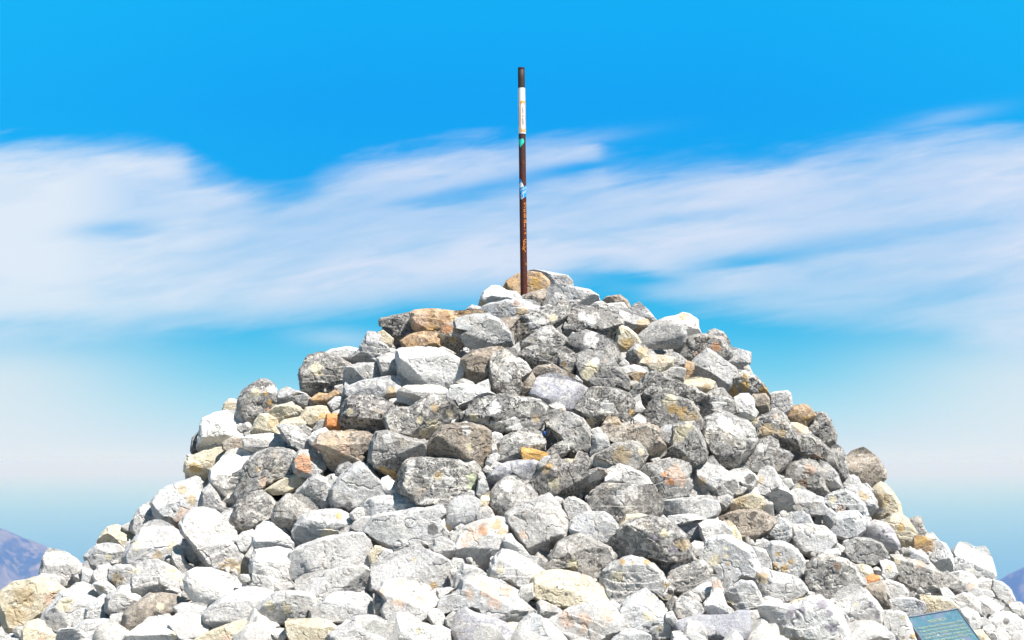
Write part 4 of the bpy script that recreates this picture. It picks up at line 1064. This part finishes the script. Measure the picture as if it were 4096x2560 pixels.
G = [[(538, 168), (525, 163), (495, 178), (508, 195), (520, 212), (538, 188)], [(497, 262), (515, 250), (538, 233)], [(500, 300), (495, 325), (490, 352), (515, 345), (538, 335)],
     [(498, 302), (520, 296), (538, 290)], [(497, 405), (500, 390), (520, 382), (538, 410)], [(498, 405), (520, 420), (540, 415)], [(497, 420), (500, 455), (520, 448), (540, 440)], [(500, 455), (505, 470), (540, 462)],
     [(497, 570), (497, 535), (510, 508), (530, 512), (540, 530)], [(497, 570), (520, 562), (540, 560)], [(524, 520), (528, 560)], [(500, 590), (502, 622), (500, 652)], [(502, 622), (540, 626)],
     [(500, 702), (515, 712), (542, 700)], [(497, 790), (515, 770), (542, 742)], [(497, 790), (525, 775), (543, 800)],
     [(541, 902), (520, 898), (495, 912), (480, 930), (488, 958), (510, 940), (514, 970), (540, 962)], [(480, 935), (482, 980), (478, 1030), (462, 1070), (453, 1100), (468, 1108), (480, 1085), (495, 1062), (525, 1045)],
     [(482, 985), (500, 1008), (541, 1020)], [(470, 1090), (490, 1108), (505, 1130), (520, 1150)], [(515, 1375), (522, 1395), (520, 1418)]]
gx = lambda x: (x - 474) / 5.04
join('graffiti', [stroke([(gx(a), 780 + c2 / 5.04) for a, c2 in s_], 1.9, RAD + .0008) for s_ in G], pmat('orange_paint', (.80, .30, .02), .5), root)

# ---------------------------------------------------------------- plaque
tl = (3630, 2473); trc = (3845, 2444); dl = np.array([50.0, 103.0])
P0, t, d = ray(3765, 2520)
t -= .10; sc = t / F
def at(px, py, tt): return CAM + np.array([(px - 2048) / F, 1, (PY0 - py) / F]) * tt
TLp = at(*tl, t)
Xv = np.array([215 * sc, 62 * sc, 29 * sc]); W = np.linalg.norm(Xv); Xv /= W
Dv = np.array([50.0, 0, -103.0]); Dv /= 215
Yd = -(Dv[0] * Xv[0] + Dv[2] * Xv[2]) / Xv[1]; Dv = np.array([Dv[0], Yd, Dv[2]]); Dv /= np.linalg.norm(Dv)
Nv = np.cross(Xv, -Dv); Nv /= np.linalg.norm(Nv)
if Nv[1] > 0: Nv = -Nv
Hh = W * 1.35
pr = bpy.data.objects.new('plaque', None); COL.objects.link(pr); pr.location = TLp
pr.rotation_euler = Matrix((Xv, -Dv, np.cross(Xv, -Dv))).transposed().to_euler()
tag(pr, 'weathered blue-green metal plaque with raised inscription set among the stones at the lower right', 'plaque')
def verd():
    m, nt, P = mat_new('verdigris_bronze'); b = NB(nt)
    tc = b.node('ShaderNodeTexCoord').outputs['Object']
    n = b.noise(b.vscale(tc, (1, .18, 1)), 150, 5, .7, .2); n2 = b.noise(tc, 14, 4, .6, .5)
    c = b.mix(b.ss(n, .42, .60), (.018, .085, .14), (.045, .16, .20))
    c = b.mix(b.m('MULTIPLY', b.ss(n2, .5, .66), .6), c, (.13, .13, .21))
    b.put(P.inputs['Base Color'], c); P.inputs['Roughness'].default_value = .6; P.inputs['Metallic'].default_value = .15
    return m
def boxm(x0, x1, y0, y1, z0, z1, bev=.001):
    bm = bmesh.new(); bmesh.ops.create_cube(bm, size=1)
    for v in bm.verts: v.co = ((x0 + x1) / 2 + v.co.x * (x1 - x0), (y0 + y1) / 2 + v.co.y * (y1 - y0), (z0 + z1) / 2 + v.co.z * (z1 - z0))
    if bev: bmesh.ops.bevel(bm, geom=bm.edges[:], offset=bev, segments=2, affect='EDGES')
    me = bpy.data.meshes.new('b'); bm.to_mesh(me); bm.free(); return me
mv = verd()
join('plate', [boxm(0, W, -Hh, 0, -.03, 0)], mv, pr)
mf = pmat('lilac_grey_rim', (.10, .125, .165), .5, .2, (.17, .18, .22), 30)
e = W * .016
join('rim', [boxm(-e, W + e, -.001, e * 1.8, -.034, .007), boxm(-e, -.0002, -Hh, -.0012, -.034, .006), boxm(W + .0002, W + e, -Hh, -.0012, -.034, .006)], mf, pr)
LN = [("MACLEAR'S BEACON", .175, .34, .075), ('THIS BEACON THE POINT IS A TRIGONOMETRICAL STATION', .30, .90, .052), ('IN THE SURVEY MADE BY SIR THOMAS MACLEAR 1833-1870', .385, .90, .052),
      ('AS ASTRONOMER AT THE OBSERVATORY AND EXTENDING', .47, .90, .052), ('THE ARC DE LA CAILLE IN THE ARC OF MERIDIAN IN THE', .555, .90, .052),
      ('CAPE OF GOOD HOPE VERIFICATION STATION IN THIS', .64, .90, .052), ('COLONY IN THE YEAR 1844', .725, .5, .052)]
ms = []
for s_, yy, wd, hh_ in LN:
    me = text_mesh(s_, 1, 0, .02); co = np.array([v.co[:] for v in me.vertices])
    x = (co[:, 0] - co[:, 0].min()) / np.ptp(co[:, 0]) - .5; y = co[:, 1] / .72
    for v, a, c2 in zip(me.vertices, x, y):
        v.co = (W * .5 + a * W * wd, -W * (yy + .0) + c2 * W * hh_, .0008 + (v.co.z + .02) / .04 * .0022)
    ms.append(me)
join('inscription', ms, pmat('worn_letters', (.40, .50, .40), .6, .0, (.24, .38, .36), 90), pr)
bmh = bmesh.new(); bmesh.ops.create_uvsphere(bmh, u_segments=16, v_segments=8, radius=.0045)
for v in bmh.verts: v.co = (v.co.x + W * .33, v.co.y - W * .52, v.co.z * .6 + .0015)
me = bpy.data.meshes.new('rivet'); bmh.to_mesh(me); bmh.free(); new_obj('rivet', me, pr, pmat('steel', (.7, .7, .72), .3, .8))

# ---------------------------------------------------------------- small bottle with a blue cap, in a gap
P0, t, d = ray(2176, 1745); t += .0; sc = t / F
Bc = at(2182, 1765, t)
br = bpy.data.objects.new('bottle', None); COL.objects.link(br); br.location = Bc
tag(br, 'slim dark bottle with a bright blue cap tucked in a gap between stones', 'bottle')
def lathe(name, rings, mat, parent, segs=24):
    me = ring_mesh(name, segs, rings); return new_obj(name, me, parent, mat)
k_ = sc * .75
lathe('body', [(.0001, -38 * k_), (10 * k_, -38 * k_), (11 * k_, -34 * k_), (11 * k_, 22 * k_), (7 * k_, 34 * k_), (6 * k_, 40 * k_), (.0001, 40 * k_)], pmat('dark_glass', (.01, .012, .015), .15), br)
lathe('cap', [(.0001, 54 * k_), (7 * k_, 54 * k_), (8 * k_, 52 * k_), (8 * k_, 38 * k_), (7.5 * k_, 37 * k_)], pmat('blue_plastic', (.008, .05, .28), .4), br)
br.rotation_euler = (math.radians(-8), math.radians(-8), 0)

# ---------------------------------------------------------------- sky
SUN_EL, SUN_AZ = math.radians(57), math.radians(44)   # azimuth: from behind the camera towards the right
sd = Vector((math.cos(SUN_EL) * math.sin(SUN_AZ), -math.cos(SUN_EL) * math.cos(SUN_AZ), math.sin(SUN_EL)))
ld = bpy.data.lights.new('sun', 'SUN'); ld.energy = SUNP; ld.angle = math.radians(.5); ld.color = (1, .955, .895)
lo = bpy.data.objects.new('sun', ld); COL.objects.link(lo); lo.rotation_euler = sd.to_track_quat('Z', 'Y').to_euler(); lo.location = (20, -20, 30)

w = bpy.data.worlds.new('World'); SC.world = w; w.use_nodes = True; nt = w.node_tree; nt.nodes.clear(); b = NB(nt)
outw = b.node('ShaderNodeOutputWorld'); bg = b.node('ShaderNodeBackground')
K = 1 / 2 ** EXPO
def kc(r, g_, b_, k=1.0): return tuple(v * K * k for v in srgb(r, g_, b_))
sky = b.node('ShaderNodeTexSky', sky_type='NISHITA', sun_disc=False)
sky.sun_elevation = SUN_EL; sky.sun_rotation = math.atan2(sd.x, sd.y); sky.altitude = 1085
vec = b.node('ShaderNodeTexCoord').outputs['Generated']
sep = b.node('ShaderNodeSeparateXYZ'); b.put(sep.inputs[0], vec)
dx, dy, dz = sep.outputs
ady = b.m('MAXIMUM', b.m('ABSOLUTE', dy), .02)
u = b.m('DIVIDE', dx, ady)
v = b.m('DIVIDE', dz, ady)
# sky bearings: u = tan(azimuth), v = tan(elevation); scaled to convenient units (1000 = about 13.3 degrees)
X = b.m('MULTIPLY_ADD', u, 7168 * .5907, 1210)
Yp = b.m('MULTIPLY_ADD', v, -7168 * .5907, 1850 * .5907)
def ramp_col(val, lo, hi, stops):
    r = b.node('ShaderNodeValToRGB'); cr = r.color_ramp
    b.put(r.inputs[0], b.mr(val, lo, hi, 0, 1))
    for i, (p, c) in enumerate(stops):
        el = cr.elements[i] if i < 2 else cr.elements.new((p - lo) / (hi - lo))
        el.position = (p - lo) / (hi - lo); el.color = (*c, 1)
    return r.outputs[0]
stops = [(-3500, kc(30, 105, 190, .38)), (-1000, kc(14, 135, 225, .62)), (0, kc(8, 174, 247)), (250, kc(4, 164, 245)), (420, kc(8, 168, 243)), (620, kc(32, 178, 238)), (780, kc(60, 190, 238)),
         (880, kc(120, 208, 240)), (960, kc(168, 222, 242)), (1040, kc(205, 229, 243)), (1088, kc(229, 237, 243)), (1180, kc(229, 237, 243))]
base = ramp_col(Yp, -3500, 1300, stops)
# a little lighter and greener towards the sides
side = b.ss(b.m('ABSOLUTE', b.m('SUBTRACT', X, 1250)), 350, 1400)
base = b.mix(b.m('MULTIPLY', b.m('MULTIPLY', side, .38), b.ss(Yp, 700, 300)), base, kc(20, 190, 250))
def fcurve(val, pts, x0, x1, y0, y1):
    n = b.node('ShaderNodeFloatCurve'); c = n.mapping.curves[0]
    pp = [((x - x0) / (x1 - x0), (y - y0) / (y1 - y0)) for x, y in pts]
    while len(c.points) < len(pp): c.points.new(.5, .5)
    for q, (a, d2) in zip(c.points, pp): q.location = (a, d2)
    n.mapping.update()
    b.put(n.inputs['Value'], b.mr(val, x0, x1, 0, 1))
    return b.m('MULTIPLY_ADD', n.outputs[0], y1 - y0, y0)
comb = b.node('ShaderNodeCombineXYZ'); b.put(comb.inputs[0], X); b.put(comb.inputs[1], Yp)
pv3 = comb.outputs[0]
tilt = b.m('ADD', Yp, b.m('MULTIPLY', X, .17))
def streak(lx, ly, det, rough, dist, off=0.0):
    q = b.node('ShaderNodeCombineXYZ'); b.put(q.inputs[0], b.m('DIVIDE', X, lx)); b.put(q.inputs[1], b.m('DIVIDE', tilt, ly)); q.inputs[2].default_value = off
    return b.noise(q.outputs[0], 1.0, det, rough, dist)
ns = streak(430, 80, 6, .56, .35)
ns2 = streak(210, 34, 7, .62, .5, 5.0)
nf = streak(60, 13, 5, .6, .3, 9.0)
soft = streak(800, 190, 4, .5, .4, 3.0)
wob = b.m('ADD', b.m('MULTIPLY', b.m('SUBTRACT', ns, .5), 105), b.m('ADD', b.m('MULTIPLY', b.m('SUBTRACT', ns2, .5), 60), b.m('MULTIPLY', b.m('SUBTRACT', nf, .5), 12)))
Uc = fcurve(X, [(-600, 300), (0, 340), (260, 334), (400, 342), (470, 388), (570, 422), (680, 436), (760, 402), (860, 372), (1000, 352), (1180, 338), (1390, 326), (1440, 375), (1500, 390), (1650, 372), (1820, 362), (2000, 340), (2150, 308), (2420, 300), (3000, 250)], -600, 3000, 0, 1000)
Lc = fcurve(X, [(-600, 850), (0, 800), (300, 785), (600, 762), (900, 728), (1080, 708), (1250, 700), (1420, 655), (1600, 715), (1800, 742), (2000, 765), (2200, 800), (2420, 850), (3000, 950)], -600, 3000, 0, 1000)
Yw = b.m('ADD', Yp, wob)
du = b.m('SUBTRACT', Yw, Uc); dl_ = b.m('SUBTRACT', Lc, Yw)
pale = b.m('ADD', b.m('MULTIPLY', b.ss(X, 620, -60), .8), b.m('MULTIPLY', b.ss(X, 1800, 2500), .8), clamp=True)
pale = b.m('MULTIPLY', pale, b.m('MULTIPLY', b.ss(Yp, 720, 900), b.ss(Yp, 1200, 1080)))
base = b.mix(pale, base, kc(228, 236, 243))
mask = b.m('MULTIPLY', b.ss(du, -32, 78), b.ss(dl_, -45, 75))
def ell(cx, cy, hl, hw, slope, amt, pw=1.0):
    xx = b.m('SUBTRACT', X, cx); yy = b.m('SUBTRACT', b.m('SUBTRACT', b.m('ADD', Yp, b.m('MULTIPLY', wob, .35)), cy), b.m('MULTIPLY', xx, slope))
    q = b.m('ADD', b.m('POWER', b.m('ABSOLUTE', b.m('DIVIDE', xx, hl)), 2.0), b.m('POWER', b.m('ABSOLUTE', b.m('DIVIDE', yy, hw)), 2.0))
    return b.m('MULTIPLY', b.m('POWER', 2.718, b.m('MULTIPLY', q, -1.0)), amt)
for a in [(1380, 398, 170, 20, -.13, .95), (1150, 447, 190, 20, -.17, .75), (1000, 478, 90, 12, -.1, .4), (1510, 662, 110, 17, -.02, .95), (1760, 615, 130, 16, -.12, .75), (270, 541, 100, 22, -.1, .55),
          (1950, 575, 260, 26, -.12, .42), (1650, 508, 150, 14, -.1, .35), (700, 432, 70, 22, -.05, .5), (2250, 700, 260, 30, -.15, .3)]:
    mask = b.m('MULTIPLY', mask, b.m('SUBTRACT', 1.0, ell(*a), clamp=True))
for a in [(800, 798, 110, 24, .08, .55), (1240, 355, 190, 18, -.16, .6), (2200, 760, 300, 40, .05, .35), (2230, 280, 120, 18, -.2, .4)]:
    mask = b.m('MAXIMUM', mask, ell(*a))
thin = b.m('MULTIPLY', b.mr(soft, .35, .60, .66, 1.0), b.mr(ns2, .32, .60, .86, 1.03), clamp=True)
thin = b.m('MAXIMUM', thin, b.m('MULTIPLY', b.ss(X, 700, 100), .93))
mask = b.m('MULTIPLY', mask, thin, clamp=True)
mask = b.m('MULTIPLY', b.m('MULTIPLY', mask, .93), b.ss(dy, -.1, .25))  # clouds left out of the unseen sky behind the camera, for less fill
ccol = b.mix(b.ss(X, 800, 150), kc(220, 230, 248), kc(238, 243, 250))
ccol = b.mix(b.m('MULTIPLY', b.m('MULTIPLY', b.ss(ns, .5, .35), .55), b.mr(X, 150, 900, .35, 1)), ccol, kc(178, 212, 243))
ccol = b.mix(b.m('MULTIPLY', b.ss(Yp, 620, 780), .4), ccol, kc(200, 226, 244))
col = b.mix(mask, base, ccol)
# the physical sky keeps a small share everywhere
col = b.mix(b.ss(dy, .1, -.3), col, b.mix(1.0, base, (.5, .5, .5), 'MULTIPLY'))  # unseen sky behind the camera dimmed on purpose to cut ambient fill
nis = b.mix(1.0, sky.outputs[0], (.07, .07, .07), 'MULTIPLY')
col = b.mix(.02, col, nis)
b.put(bg.inputs['Color'], col); bg.inputs['Strength'].default_value = 1.0
nt.links.new(bg.outputs[0], outw.inputs[0])

# ---------------------------------------------------------------- camera
cd = bpy.data.cameras.new('camera'); cam = bpy.data.objects.new('camera', cd); COL.objects.link(cam); SC.camera = cam
cam.location = CAM; cam.rotation_euler = (math.radians(90), 0, 0)
cd.sensor_width = 36; cd.lens = F / 4096 * 36; cd.shift_y = (PY0 - 1280) / 4096
cd.clip_start = .1; cd.clip_end = 300000
cd.dof.use_dof = True; cd.dof.focus_distance = 12.6; cd.dof.aperture_fstop = 5.6
vs = SC.view_settings; vs.view_transform = 'Standard'; vs.look = 'None'; vs.exposure = EXPO; vs.gamma = 1
SC.cycles.use_denoising = True
SC.cycles.max_bounces = 5; SC.cycles.diffuse_bounces = 3; SC.cycles.volume_bounces = 0
SC.cycles.sample_clamp_indirect = 4
